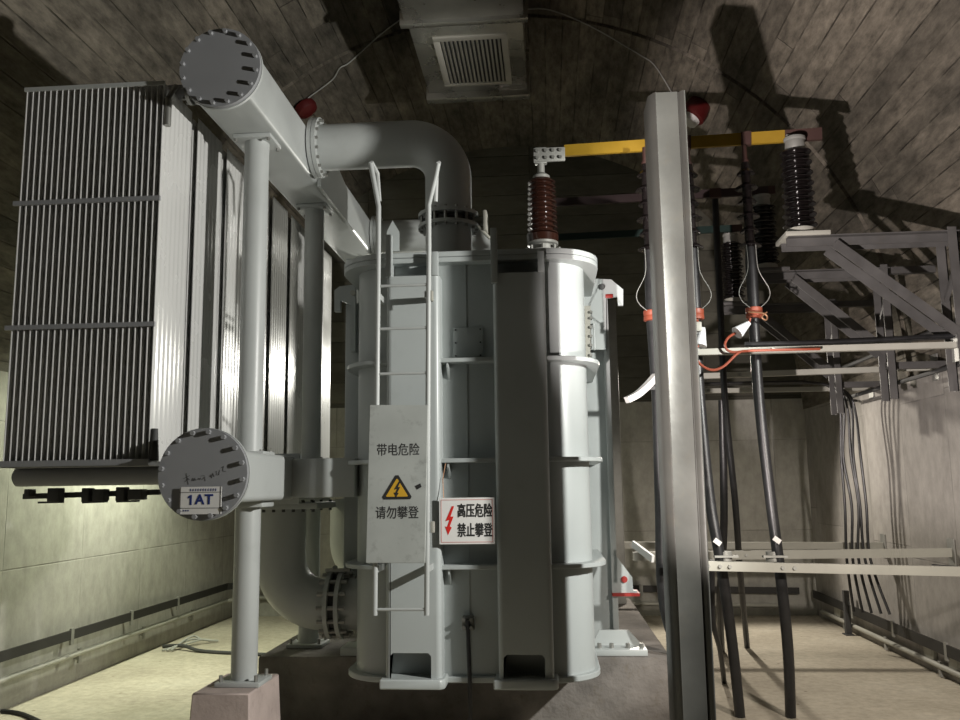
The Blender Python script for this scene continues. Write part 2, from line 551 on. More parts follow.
# ------------------------------------------------------------------ plinth and pedestals
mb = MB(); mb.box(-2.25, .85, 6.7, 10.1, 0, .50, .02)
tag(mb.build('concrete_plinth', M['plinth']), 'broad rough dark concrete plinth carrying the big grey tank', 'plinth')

# ------------------------------------------------------------------ transformer
T = thing('transformer', (-.53, 6.7, .5), 'large grey power transformer tank with box ribs standing on the concrete plinth', 'transformer')
TX0, TX1, TY0, TY1 = -1.36, .27, 5.85, 9.1
def rrect(x0, x1, y0, y1, r, n=10):
    pts = []
    for cx_, cy_, a in ((x1 - r, y0 + r, -PI / 2), (x1 - r, y1 - r, 0), (x0 + r, y1 - r, PI / 2), (x0 + r, y0 + r, PI)):
        for i in range(n + 1):
            t = a + (PI / 2) * i / n
            pts.append((cx_ + r * math.cos(t), cy_ + r * math.sin(t)))
    return pts
ZB, ZT = .54, 3.275
mb = MB(); mb.prism(rrect(TX0, TX1, TY0, TY1, .30), 'z', ZB, ZT)
mb.build('tank_shell', M['tank'], T)
mb = MB(); mb.prism(rrect(TX0 - .05, TX1 + .03, TY0 - .04, TY1 + .04, .32), 'z', .502, ZB, .006)
mb.build('base_plate', M['tank'], T)
mb = MB(); mb.prism(rrect(TX0 - .10, TX1 + .10, TY0 - .10, TY1 + .1, .36), 'z', ZT, ZT + .035, .004)
mb.prism(rrect(TX0 - .10, TX1 + .10, TY0 - .10, TY1 + .1, .36), 'z', ZT + .038, ZT + .075, .004)
fl = mb.build('top_flange', M['tank'], T)
for z in (2.595, 1.925, 1.235):
    mb = MB()
    pts = rrect(TX0 - .07, TX1 + .09, TY0 - .11, TY1 + .09, .36, 6)
    mb.prism(pts, 'z', z - .014, z + .014, .003)
    mb.build('stiffener_ring', M['tank'], T)
# front box stiffeners
def front_box(x0, x1, notch):
    mb = MB()
    yf, yb = 5.69, 5.86
    zt_, zb_ = 3.17, .55
    r = .035
    n0, n1, nz = notch
    # front plate with notch at the bottom (outline in x,z) with real thickness
    pts = [(x0 + r, zt_), (x0 + r, zb_), (n0, zb_), (n0, nz - .02), (n0 + .02, nz), (n1 - .02, nz), (n1, nz - .02), (n1, zb_), (x1 - r, zb_), (x1 - r, zt_)]
    mb.prism(pts, 'y', yf, yf + .014)
    for sx, xe in ((1, x0), (-1, x1)):
        prof = []
        for i in range(9):
            a = PI / 2 * i / 8
            prof.append((xe + sx * (r - r * math.cos(a)), yf + r - r * math.sin(a)))
        prof = [(xe, yb)] + prof
        inner = [(p[0] + sx * .0 + (sx * .012 if i < 3 else 0), p[1] + .012) for i, p in enumerate(prof)]
        poly = prof + [(prof[-1][0], yf + .014)] + [(xe + sx * .014, yf + .045), (xe + sx * .014, yb)]
        mb.prism(poly, 'z', zb_, zt_)
    mb.box(x0 + .01, x1 - .01, yf + .012, yb, zt_ - .014, zt_ - .002)
    o = mb.build('box_stiffener', M['tank'], T)
    k = MB(); k.prism([(x0 - .03, yf - .045), (x1 - .005, yf - .045), (x1 + .025, yf - .015), (x1 + .025, yb + .02), (x0 - .03, yb + .02)], 'z', .495, .555, .008)
    k.build('foot_plate', M['tank'], T)
    return o
front_box(-1.08, -.718, (-1.05, -.785, .71))
front_box(-.358, -.008, (-.325, -.065, .70))
# uprights between stiffener tops and flange
for i, (x, z1) in enumerate(((-1.06, 3.46), (-.745, 3.33), (-.345, 3.48), (-.03, 3.31))):
    mb = MB()
    mb.box(x - .022, x + .022, 5.67, 5.72, 3.10 if i == 2 else 3.165, z1, .004)
    mb.prism([(5.72, 3.17), (5.84, 3.17), (5.84, 3.30), (5.72, 3.25)], 'x', x - .008, x + .008)
    mb.build('flange_bracket', M['tank'], T)
# pointed lug of left upright
mb = MB(); mb.prism([(-1.085, 3.36), (-1.0, 3.36), (-1.0, 3.50), (-1.045, 3.58), (-1.085, 3.50)], 'y', 5.74, 5.755); mb.build('pointed_lug', M['tank'], T)
# cover plate
mb = MB(); mb.box(-.64, -.44, 5.832, 5.852, 2.62, 2.83, .004)
cp = mb.build('cover_plate', M['tank'], T)
for x in (-.625, -.455):
    for z in (2.635, 2.815, 2.725):
        mb = MB(); mb.cyl((x, 5.834, z), (x, 5.822, z), .006, 8); mb.build('screw', M['dark'], cp)
mb = MB(); mb.box(-.557, -.549, 5.844, 5.853, ZB, ZT); mb.build('weld_seam', M['tank'], T)
# small brackets
mb = MB()
for (x, z) in ((-.675, 1.19), (-.675, 2.55), (-.675, 1.88)):
    mb.prism([(5.855, z + .03), (5.76, z + .03), (5.76, z), (5.855, z - .08)], 'x', x - .006, x + .006)
mb.build('gusset', M['tank'], T)
# earthing lug
mb = MB(); mb.box(-.60, -.52, 5.80, 5.85, .83, .92, .008)
for x in (-.585, -.535):
    for z in (.85, .90):
        mb.cyl((x, 5.80, z), (x, 5.775, z), .014, 6)
mb.build('earth_clamp', M['bolt'], T)

# right side stiffener boxes, lug plates, jacking brackets
mb = MB(); mb.box(.27, .475, 7.1, 7.55, .5, 3.0, .015); mb.build('side_stiffener', M['tank'], T)
mb = MB(); mb.box(.27, .455, 8.4, 8.8, .5, 3.2, .015); mb.build('side_stiffener', M['tank'], T)
# ribbed weld pattern plate
mb = MB()
mb.box(.455, .50, 7.04, 7.09, .55, 3.35, .004)
mb.build('corner_plate', M['tank'], T)
# lifting plate with hook (outline in x,z at Y 7.05)
def ringpts(cx_, cz_, r, n=16):
    return [(cx_ + r * math.cos(2 * PI * i / n), cz_ + r * math.sin(2 * PI * i / n)) for i in range(n)]
mb = MB()
p = [at(u, v, 7.02) for u, v in ((583, 287), (588, 279), (611, 280), (623, 290), (623, 306), (618, 306), (617, 297), (606, 299), (606, 350), (583, 350))]
mb.prism([(q.x, q.z) for q in p], 'y', 7.0, 7.03)
lp = mb.build('lifting_plate', M['tank'], T)
c = at(602, 287, 7.0)
mb = MB(); mb.cyl((c.x, 6.999, c.z), (c.x, 6.985, c.z), .024, 20); mb.build('lifting_hole', M['dark'], lp)
c = at(609, 296.5, 7.0)
mb = MB(); mb.box(c.x - .03, c.x + .03, 6.98, 6.998, c.z - .015, c.z + .015, .003); mb.build('red_mark', M['redpaint'], lp)
c = at(594, 339, 7.0)
hd = MB(); hd.tube([(c.x + .0, 7.0, c.z - .09), (c.x, 6.96, c.z - .09), (c.x, 6.96, c.z + .12), (c.x, 7.0, c.z + .12)], .008, 8); hd.build('handle', M['tank'], lp)
mb = MB()
p = [at(u, v, 7.05) for u, v in ((583, 308), (590, 308), (590, 360), (583, 360))]
mb.prism([(q.x, q.z) for q in p], 'y', 6.96, 6.99)
fp = mb.build('blind_flange', M['conduit'], T)
for v in (312, 318, 327, 336, 345, 355):
    c = at(591, v, 6.95); mb = MB(); mb.cyl((c.x, 6.99, c.z), (c.x, 6.94, c.z), .013, 6); mb.build('bolt', M['bolt'], fp)
mb = MB()
p = [at(u, v, 7.05) for u, v in ((611, 555), (617, 557), (632, 577), (633, 590), (637, 591), (637, 593), (612, 593))]
mb.prism([(q.x, q.z) for q in p], 'y', 7.03, 7.09)
jb = mb.build('jacking_bracket', M['tank'], T)
c = at(624, 579, 7.05); mb = MB(); mb.cyl((c.x, 7.035, c.z), (c.x, 7.015, c.z), .025, 16); mb.build('jacking_hole', M['redpaint'], jb)
c = at(625, 594, 7.05); mb = MB(); mb.box(c.x - .10, c.x + .11, 7.0, 7.25, c.z - .012, c.z + .012); mb.build('jacking_pad', M['redpaint'], jb)
# holding-down steel at the right foot
mb = MB(); mb.box(.26, .68, 6.72, 7.0, .502, .55, .006); mb.prism([(.28, .55), (.66, .55), (.56, .66), (.34, .66)], 'y', 6.9, 6.92)
fo = mb.build('holding_down_foot', M['tank'], T)
for x in (.33, .42, .54, .64):
    mb = MB(); mb.cyl((x, 6.78, .55), (x, 6.78, .585), .018, 6); mb.build('bolt', M['bolt'], fo)
# left side lug
mb = MB()
p = [at(u, v, 6.6) for u, v in ((335, 291), (340, 287), (356, 285), (356, 352), (351, 352), (351, 305), (341, 301), (341, 312), (335, 312))]
mb.prism([(q.x, q.z) for q in p], 'y', 6.58, 6.62)
lp = mb.build('lifting_plate', M['tank'], T)
c = at(353, 293, 6.57); mb = MB(); mb.cyl((c.x, 6.58, c.z), (c.x, 6.565, c.z), .022, 16); mb.build('lifting_hole', M['conduit'], lp)
mb = MB(); mb.box(-1.58, -1.36, 6.62, 6.95, .7, 3.2, .015)
mb.build('side_stiffener', M['tank'], T)
mb = MB(); mb.box(-1.62, -1.30, 6.72, 7.0, .50, .56, .006); mb.build('holding_down_foot', M['tank'], T)

# ------------------------------------------------------------------ small dark cable from earth clamp
mb = MB(); mb.tube(smooth_path([(-.56, 5.79, .90), (-.555, 5.79, .70), (-.55, 5.80, .45), (-.56, 5.85, .2), (-.62, 5.95, .012)]), .014, 10)
tag(mb.build('earth_cable', M['black']), 'black cable hanging from the clamp low on the tank front', 'cable')

# ------------------------------------------------------------------ flanged pipe helpers
def flange(mb, c, axis, r, w):
    a = Vector(c); d = Vector(axis).normalized()
    mb.cyl(a - d * w / 2, a + d * w / 2, r, 40)
def bolts(parent, c, axis, r, n, br, L, m=None, ph=0):
    d = Vector(axis).normalized()
    ref = Vector((0, 0, 1)) if abs(d.z) < .9 else Vector((1, 0, 0))
    a = d.cross(ref).normalized(); b = d.cross(a)
    for i in range(n):
        t = 2 * PI * (i + ph) / n
        p = Vector(c) + a * r * math.cos(t) + b * r * math.sin(t)
        mb = MB(); mb.cyl(p - d * L / 2, p + d * L / 2, br, 6)
        mb.build('bolt', m or M['bolt'], parent)

# ------------------------------------------------------------------ header ducts (upper and lower)
def rbox(x0, x1, z0, z1, r, n=5):
    pts = []
    for cx_, cz_, a in ((x1 - r, z0 + r, -PI / 2), (x1 - r, z1 - r, 0), (x0 + r, z1 - r, PI / 2), (x0 + r, z0 + r, PI)):
        for i in range(n + 1):
            t = a + (PI / 2) * i / n
            pts.append((cx_ + r * math.cos(t), cz_ + r * math.sin(t)))
    return pts
def header(zc_, label, xc, name, z0, z1, discz, dr, dx):
    h = thing(name, (xc, 4.9, discz), label, 'header pipe')
    mb = MB(); mb.prism(rbox(xc - .19, xc + .19, z0, z1, .035), 'y', 4.97, 9.6)
    mb.build('duct_body', M['pipe'], h)
    xd = xc + dx
    mb = MB(); flange(mb, (xd, 4.955, discz), (0, 1, 0), dr + .003, .022); mb.build('body_flange', M['pipe'], h)
    mb = MB(); flange(mb, (xd, 4.925, discz), (0, 1, 0), dr, .03); d = mb.build('cover_disc', M['disc'], h)
    bolts(d, (xd, 4.912, discz), (0, 1, 0), dr - .022, 16, .014, .052, M['disc'], .35)
    return h, d
HU, DU = header(4.33, 'upper grey header duct with round bolted end cover above the radiators', -1.99, 'header_duct', 4.17, 4.52, 4.335, .256, .015)
HL, DL = header(1.84, 'lower grey header duct whose round end cover carries the 1AT plate', -1.97, 'header_duct', 1.68, 1.98, 1.845, .265, -.03)
# seam shadows: joint flange in lower header
mb = MB(); mb.box(-2.19, -1.75, 6.0, 6.05, 1.65, 2.0, .004); mb.build('joint_flange', M['pipe'], HL)
a = at(279, 459, 5.93); c = at(350, 497, 5.93)
mb = MB(); mb.box(-1.80, TX0 + .02, 5.93, 6.12, c.z, a.z, .006); mb.build('branch_box', M['pipe'], HL)
mb = MB(); mb.box(-2.24, -1.66, 6.15, 6.70, 1.61, 1.655, .006); uf = mb.build('elbow_seat', M['pipe'], HL)
for k in range(8):
    for y in (6.18, 6.67):
        mb = MB(); mb.cyl((-2.2 + k * .072, y, 1.67), (-2.2 + k * .072, y, 1.59), .012, 6); mb.build('bolt', M['dark'], uf)
mb = MB(); mb.prism([(-1.78, 1.66), (-1.36, 1.70), (-1.36, 1.38), (-1.44, 1.36)], 'y', 6.95, 6.99)
mb.box(-1.40, -1.36, 6.88, 7.1, 1.35, 1.72)
br = mb.build('header_bracket', M['pipe'], T)
for z in (1.42, 1.50, 1.58, 1.66):
    mb = MB(); mb.cyl((-1.385, 6.88, z), (-1.385, 6.85, z), .013, 6); mb.build('bolt', M['dark'], br)
# triangular stiffening plate on upper header, right side
mb = MB(); mb.prism([(6.55, 4.14), (7.75, 4.14), (7.55, 4.42), (6.75, 4.60), (6.55, 4.56)], 'x', -1.80, -1.775)
mb.build('side_plate', M['pipe'], HU)

# name plate on lower disc + handwriting
NP = thing('name_plate', (-2.02, 4.9, 1.70), 'small white plate reading 1AT on the lower round end cover', 'sign')
a = at(180, 487, 4.895); c = at(221, 514, 4.895)
x0, x1, z1, z0 = a.x, c.x, a.z, c.z
mb = MB(); mb.box(x0, x1, 4.895, 4.899, z0, z1); mb.build('plate', M['signwhite'], NP, smooth=False)
W_ = x1 - x0; Hh = z1 - z0
mb = MB(); text_mb(mb, 'AT', .078, ((x0 + x1) / 2 + .022, 4.894, z0 + Hh * .52), bold=.0022, spacing=1.12); gx = x0 + W_ * .27; gz = z0 + Hh * .52; mb.prism([(gx - .006, gz - .028), (gx + .006, gz - .028), (gx + .006, gz + .029), (gx - .003, gz + .029), (gx - .017, gz + .018), (gx - .017, gz + .008), (gx - .006, gz + .014)], 'y', 4.8935, 4.8948); mb.build('number_text', M['inkblue'], NP, smooth=False)
mb = MB()
mb.box(x0, x1, 4.8935, 4.895, z0 + Hh * .79, z0 + Hh * .805); mb.box(x0, x1, 4.8935, 4.895, z0 + Hh * .215, z0 + Hh * .23)
for xx in (x0 + .004, x1 - .007): mb.box(xx, xx + .002, 4.8935, 4.895, z0, z1)
mb.build('rule_line', M['ink'], NP, smooth=False)
mb = MB()
rnd = random.Random(3)
xs = x0 + W_ * .24
for k in range(11):                       # the caption is too small to read: tiny blue strokes
    w_ = W_ * .042
    for j in range(3):
        zz = z0 + Hh * (.845 + j * .033)
        mb.box(xs + rnd.uniform(0, .2) * w_, xs + w_ * rnd.uniform(.7, 1), 4.8935, 4.895, zz, zz + .0022)
    mb.box(xs + w_ * .45, xs + w_ * .6, 4.8935, 4.895, z0 + Hh * .84, z0 + Hh * .93)
    xs += W_ * .06
for k in range(3):
    mb.box(x0 + W_ * (.09 + .055 * k), x0 + W_ * (.12 + .055 * k), 4.8935, 4.895, z0 + Hh * .11, z0 + Hh * .16)
mb.build('caption_text', M['inkblue'], NP, smooth=False)
# handwriting (pen strokes) on the cover
mb = MB()
def stroke(uv):
    mb.tube([at(u, v, 4.9085) for u, v in uv], .0008, 5)
for st in ([(186.5, 473), (187.5, 479), (188.5, 484.5)], [(183, 479), (187, 477), (190, 475.5)], [(185, 482), (188, 478), (190, 480)],
           [(192, 481), (193, 478), (194, 481), (195, 478), (196, 480.5)], [(197, 480), (199, 478), (200, 480), (201, 477.5)], [(201, 476), (204.5, 475.5)], [(202, 480), (205, 476.5), (205.5, 481)],
           [(210, 477), (211, 474.5), (212, 478), (213, 473), (214.5, 476.5)], [(215, 472), (217, 471), (217, 475), (219, 475), (220, 470)], [(221.5, 468), (224, 466), (223, 471), (226, 471.5)]):
    stroke(st)
mb.build('handwriting', M['ink'], DL)

# ------------------------------------------------------------------ radiators
def fin_mesh():
    bm = bmesh.new()
    z0, z1 = 1.93, 4.30
    n = 56
    w_ = .44
    prof = []
    for i in range(n + 1):
        t = i / n
        y = t * w_
        k = (t * 7) % 1.0
        bulge = .0022 + .0036 * math.sin(PI * k) ** 2
        if t < .02 or t > .98: bulge = .0022
        prof.append((y, bulge))
    zs = [z0, z0 + .04, z0 + .09, z1 - .09, z1 - .04, z1]
    sc = [.4, .5, 1, 1, .5, .4]
    rows = []
    for z, s in zip(zs, sc):
        rows.append(([bm.verts.new((b * s, y, z)) for y, b in prof], [bm.verts.new((-b * s, y, z)) for y, b in prof]))
    for i in range(len(rows) - 1):
        for side in (0, 1):
            for j in range(n):
                bm.faces.new((rows[i][side][j], rows[i][side][j + 1], rows[i + 1][side][j + 1], rows[i + 1][side][j]))
        for j in (0, n):
            bm.faces.new((rows[i][0][j], rows[i][1][j], rows[i + 1][1][j], rows[i + 1][0][j]))
    for r_ in (rows[0], rows[-1]):
        for j in range(n):
            bm.faces.new((r_[0][j], r_[0][j + 1], r_[1][j + 1], r_[1][j]))
    bmesh.ops.recalc_face_normals(bm, faces=bm.faces)
    me = bpy.data.meshes.new('fin')
    bm.to_mesh(me); bm.free()
    me.materials.append(M['fin'])
    for p in me.polygons: p.use_smooth = True
    me.set_sharp_from_angle(angle=math.radians(50))
    return me
NF = 24
FX1, FX0 = -2.37, -3.27
rad = thing('radiator', (-2.8, 5.0, 1.93), 'nearest grey finned radiator of the row, its open fin edges facing forward', 'radiator', 'radiators hung along the header ducts')
fm = fin_mesh()
f0 = bpy.data.objects.new('fin', fm); COL.objects.link(f0)
f0.parent = rad; f0.location = (FX0 - rad.location.x, 0, -1.93)
for k in range(1, NF):
    f = f0.copy(); COL.objects.link(f); f.parent = rad
    f.location = (FX0 + (FX1 - FX0) * k / (NF - 1) - rad.location.x, 0, -1.93)
mb = MB(); mb.cyl((-3.22, 5.22, 4.335), (-2.18, 5.22, 4.335), .05, 24); mb.build('top_pipe', M['disc'], rad)
mb = MB(); mb.tube([(-3.33, 5.22, 1.85), (-3.31, 5.22, 1.85), (-2.2, 5.22, 1.85)], [.035, .06, .06], 24); mb.build('bottom_pipe', M['disc'], rad)
for z in (3.54, 2.75):
    mb = MB(); mb.box(FX0 - .035, FX1 + .012, 4.982, 4.999, z - .014, z + .014); mb.build('tie_bar', M['disc'], rad)
mb = MB(); mb.box(FX0 - .01, FX1 + .012, 4.985, 4.998, 4.28, 4.305); mb.build('tie_bar', M['pipe'], rad)
mb = MB(); mb.box(FX0 - .01, FX1 + .012, 4.975, 4.998, 1.905, 1.94); mb.box(FX0 - .01, FX1 + .012, 4.99, 5.44, 1.90, 1.925); mb.build('bottom_tray', M['disc'], rad)
for z, r_, nm in ((4.335, .085, 'valve'), (1.85, .085, 'valve')):
    mb = MB(); mb.cyl((-2.30, 5.22, z), (-2.275, 5.22, z), r_, 24); mb.cyl((-2.25, 5.22, z), (-2.225, 5.22, z), r_, 24); mb.cyl((-2.275, 5.22, z), (-2.16, 5.22, z), .05, 20)
    vv = mb.build(nm, M['bolt'], rad)
    for i in range(6):
        a_ = 2 * PI * i / 6
        mb = MB(); mb.cyl((-2.33, 5.22 + .07 * math.cos(a_), z + .07 * math.sin(a_)), (-2.19, 5.22 + .07 * math.cos(a_), z + .07 * math.sin(a_)), .009, 6); mb.build('bolt', M['bolt'], vv)
mb = MB(); mb.tube([(-2.345, 5.02, 4.20), (-2.345, 5.02, 4.02)], .022, 12); mb.cyl((-2.345, 5.02, 4.2), (-2.345, 5.12, 4.33), .018, 10); mb.build('vent_plug', M['bolt'], rad)
mb = MB(); mb.tube([(-2.345, 5.02, 2.12), (-2.345, 5.02, 1.93)], [.018, .03], 12); mb.build('drain_plug', M['dark'], rad)
RL = ['nearest grey finned radiator of the row, its open fin edges facing forward',
      'second grey finned radiator of the row, just behind the nearest one',
      'third grey finned radiator of the row, partly behind the front support pipe',
      'fourth grey finned radiator, right behind the front support pipe',
      'fifth grey finned radiator, seen between the two support pipes',
      'sixth grey finned radiator, just left of the rear support pipe',
      'seventh grey finned radiator, seen behind the rear support pipe',
      'farthest grey finned radiator of the row, beside the transformer tank']
for i in range(1, 8):
    r2 = copy_tree(rad)
    r2.location = (-2.8, 5.0 + .545 * i, 1.93)
    r2['label'] = RL[i]

# mounting rail below radiators
RB = thing('radiator_support_rail', (-2.8, 5.3, 1.6), 'dark steel support bars hanging under the front radiator', 'rail')
mb = MB(); mb.bar(at(24, 496.5, 5.45), at(160, 492, 5.45), .03, .035); mb.build('rail', M['dark'], RB)
for (u0, u1, v0, v1) in ((27, 33, 489, 497), (50, 62, 488, 502), (84, 92, 488, 502), (95, 107, 489, 501), (118, 127, 487, 501), (130, 145, 489, 500)):
    a = at(u0, v1, 5.4); c = at(u1, v0, 5.4)
    mb = MB(); mb.box(a.x, c.x, 5.36, 5.44, a.z, c.z, .006); mb.build('hanger_block', M['dark'], RB)
for (u0, v0, u1, v1) in ((40, 502.5, 62, 502), (84, 502.5, 106, 501.5), (118, 501.5, 138, 501)):
    mb = MB(); mb.bar(at(u0, v0, 5.4), at(u1, v1, 5.4), .05, .012); mb.build('hanger_plate', M['dark'], RB)

# ------------------------------------------------------------------ support pipes
def support(y, zc0, r, label, base_z, col):
    t = thing('support_pipe', (-1.985, y, base_z), label, 'support pipe', 'support pipes under the header ducts')
    mb = MB(); mb.cyl((-1.985, y, 1.995), (-1.985, y, 4.14), r, 32); mb.build('upper_tube', col, t)
    mb = MB(); mb.box(-1.985 - r - .05, -1.985 + r + .05, y - r - .04, y + r + .04, 4.14, 4.168, .004); mb.build('head_plate', M['pipe'], t)
    mb = MB(); mb.box(-1.985 - r - .05, -1.985 + r + .05, y - r - .04, y + r + .04, 1.982, 2.0, .004); mb.build('seat_plate', M['pipe'], t)
    mb = MB(); mb.cyl((-1.985, y, base_z + .03), (-1.985, y, 1.655), r, 32); mb.build('lower_tube', col, t)
    mb = MB(); mb.box(-1.985 - r - .05, -1.985 + r + .05, y - r - .04, y + r + .04, 1.64, 1.678, .004); mb.build('neck_plate', M['pipe'], t)
    mb = MB(); mb.box(-1.985 - r - .06, -1.985 + r + .06, y - r - .05, y + r + .05, base_z + .002, base_z + .03, .004); mb.build('foot_plate', M['pipe'], t)
    for sx in (-1, 1):
        for sy in (-1, 1):
            for z, L in ((4.15, .06), (base_z + .045, .05), (1.66, .05), (1.99, .04)):
                mb = MB(); mb.cyl((-1.985 + sx * (r + .03), y + sy * (r + .018), z - L / 2), (-1.985 + sx * (r + .03), y + sy * (r + .018), z + L / 2), .012, 6)
                mb.build('bolt', M['bolt'], t)
    return t
support(5.65, 0, .083, 'front pale grey round support pipe standing on the pinkish concrete pedestal', .53, M['pipe'])
support(7.15, 0, .083, 'rear grey round support pipe between front support pipe and transformer tank', .50, M['pipe'])
support(9.0, 0, .083, 'farthest round support pipe, glimpsed left of the transformer tank', .50, M['pipe'])
mb = MB()
bmx = bmesh.new()
bmesh.ops.create_cube(bmx, size=1)
for v in bmx.verts:
    s = 1.0 if v.co.z > 0 else 1.12
    v.co = Vector((-2.03 + v.co.x * .36 * s, 5.66 + v.co.y * .58 * s, .265 + v.co.z * .53))
bmesh.ops.bevel(bmx, geom=list(bmx.edges), offset=.008, segments=1, affect='EDGES')
mb.join(bmx)
tag(mb.build('concrete_pedestal', M['pedestal']), 'small pinkish concrete pedestal under the front support pipe', 'pedestal')

# ------------------------------------------------------------------ connecting pipes
def oil_pipe_top(y, label, xf, zc_, r, with_elbow=True):
    t = thing('connecting_pipe', (-1.78, y, zc_), label, 'pipe', 'oil pipes joining header ducts and tank')
    if with_elbow:
        xe, R_ = -.73, .30
        pts = [Vector((-1.78, y, zc_)), Vector((xe - R_, y, zc_))]
        pts += arc_pts((xe - R_, y, zc_ - R_), R_, PI / 2, 0, 14, (1, 0, 0), (0, 0, 1))[1:]
        pts += [Vector((xe, y, 3.80))]
        mb = MB(); mb.tube(pts, r, 36); mb.build('pipe_body', M['pipe'], t)
        mb = MB(); flange(mb, (xe, y, 3.80), (0, 0, 1), r + .055, .028); mb.build('pipe_flange', M['pipe'], t)
        mb = MB(); flange(mb, (xe, y, 3.71), (0, 0, 1), r + .055, .028); fl_ = mb.build('pipe_flange', M['pipe'], t)
        bolts(fl_, (xe, y, 3.755), (0, 0, 1), r + .033, 16, .013, .15)
        mb = MB(); mb.cyl((xe, y, 3.70), (xe, y, ZT + .075), r, 36); mb.build('tank_stub', M['pipe'], t)
        mb = MB(); mb.cyl((xe, y, 3.74), (xe, y, 3.77), r + .02, 30); mb.build('gasket', M['dark'], t)
        mb = MB(); mb.cyl((xe + r, y, 3.755), (xe + r + .12, y, 3.755), .035, 12); mb.box(xe + r + .09, xe + r + .12, y - .09, y + .05, 3.66, 3.82, .01)
        mb.cyl((xe + r + .14, y - .06, 3.60), (xe + r + .05, y - .06, 3.70), .012, 8)
        mb.build('valve_handle', M['conduit'], t)
    else:
        mb = MB(); mb.cyl((-1.78, y, zc_), (-.95, y, zc_), r, 36)
        mb.tube([Vector((-.95, y, zc_))] + arc_pts((-.95, y, zc_ - .26), .26, PI / 2, 0, 10, (1, 0, 0), (0, 0, 1))[1:] + [Vector((-.69, y, ZT + .075))], r, 30)
        mb.build('pipe_body', M['pipe'], t)
    mb = MB(); flange(mb, (-1.74, y, zc_), (1, 0, 0), r + .055, .03); flange(mb, (-1.775, y, zc_), (1, 0, 0), r + .055, .03); fl_ = mb.build('pipe_flange', M['pipe'], t)
    bolts(fl_, (-1.74, y, zc_), (1, 0, 0), r + .033, 18, .012, .07)
    return t
oil_pipe_top(6.4, 'front fat grey pipe elbowing down from upper header duct into tank top', -1.8, 4.40, .178)
oil_pipe_top(8.75, 'rear fat grey pipe from upper header duct, seen behind the ladder top', -1.8, 4.36, .17, False)
def oil_pipe_bot(y, label):
    t = thing('connecting_pipe', (-2.0, y, 1.62), label, 'pipe', 'oil pipes joining header ducts and tank')
    R_ = .33; zc_ = .92; r = .182
    pts = [Vector((-2.0, y, 1.615)), Vector((-2.0, y, zc_ + R_))]
    pts += arc_pts((-2.0 + R_, y, zc_ + R_), R_, PI, 1.5 * PI, 14, (1, 0, 0), (0, 0, 1))[1:]
    pts += [Vector((-1.60, y, zc_))]
    mb = MB(); mb.tube(pts, r, 36); mb.build('pipe_body', M['pipe'], t)
    mb = MB(); flange(mb, (-1.61, y, zc_), (1, 0, 0), r + .06, .03); mb.build('pipe_flange', M['pipe'], t)
    mb = MB(); flange(mb, (-1.53, y, zc_), (1, 0, 0), r + .06, .03); fl_ = mb.build('pipe_flange', M['pipe'], t)
    bolts(fl_, (-1.57, y, zc_), (1, 0, 0), r + .036, 14, .016, .20)
    mb = MB(); mb.cyl((-1.52, y, zc_), (-1.37, y, zc_), r, 36); mb.build('tank_stub', M['pipe'], t)
    mb = MB(); mb.cyl((-1.6, y, zc_), (-1.54, y, zc_), r + .02, 30); mb.build('gasket', M['dark'], t)
    mb = MB(); mb.cyl((-1.57, y - .05, zc_ + .22), (-1.57, y - .09, zc_ + .27), .02, 10); mb.box(-1.64, -1.46, y - .10, y - .06, zc_ + .24, zc_ + .26); mb.build('valve_handle', M['bolt'], t)
    return t
oil_pipe_bot(6.42, 'front fat grey elbow pipe from lower header duct into tank bottom')
oil_pipe_bot(8.6, 'rear fat grey elbow pipe under lower header duct, behind the rear support pipe')

# ------------------------------------------------------------------ ladder + guard board
L = thing('ladder', (-.95, 5.5, 1.0), 'pale steel ladder with bent top rails fixed to the tank front', 'ladder')
for sx, pts in ((-1, [(-1.15, 5.50, 3.90), (-1.135, 5.50, 3.82), (-1.095, 5.50, 3.60), (-1.095, 5.50, 3.3), (-1.11, 5.5, .97)]), (1, [(-.695, 5.50, 3.88), (-.71, 5.50, 3.80), (-.76, 5.50, 3.60), (-.76, 5.50, 3.3), (-.785, 5.5, .97)])):
    mb = MB(); mb.tube(pts, .0165, 12)
    top = Vector(pts[0])
    ln = [top, top + Vector((0, .03, .02)), top + Vector((-.025 * sx * -1 * -1, .10, -.03)), top + Vector((-.035 * sx, .12, -.22))]
    mb.tube(ln, .0155, 10)
    mb.build('rail', M['pipe'], L)
for z in (3.06, 2.775, 2.48, 2.19, 1.90, 1.6, 1.31, 1.005):
    mb = MB(); mb.cyl((-1.10, 5.5, z), (-.775, 5.5, z), .0095, 10); mb.build('rung', M['pipe'], L)
for z in (3.0, 1.25):
    for x in (-1.10, -.78):
        mb = MB(); mb.box(x - .012, x + .012, 5.51, 5.70 if z > 2 else 5.69, z - .02, z + .02); mb.build('standoff', M['pipe'], L)
for z in (2.95, 1.47):
    mb = MB(); mb.box(-.758, -.735, 5.49, 5.53, z, z + .07, .004); mb.build('hinge', M['conduit'], L)

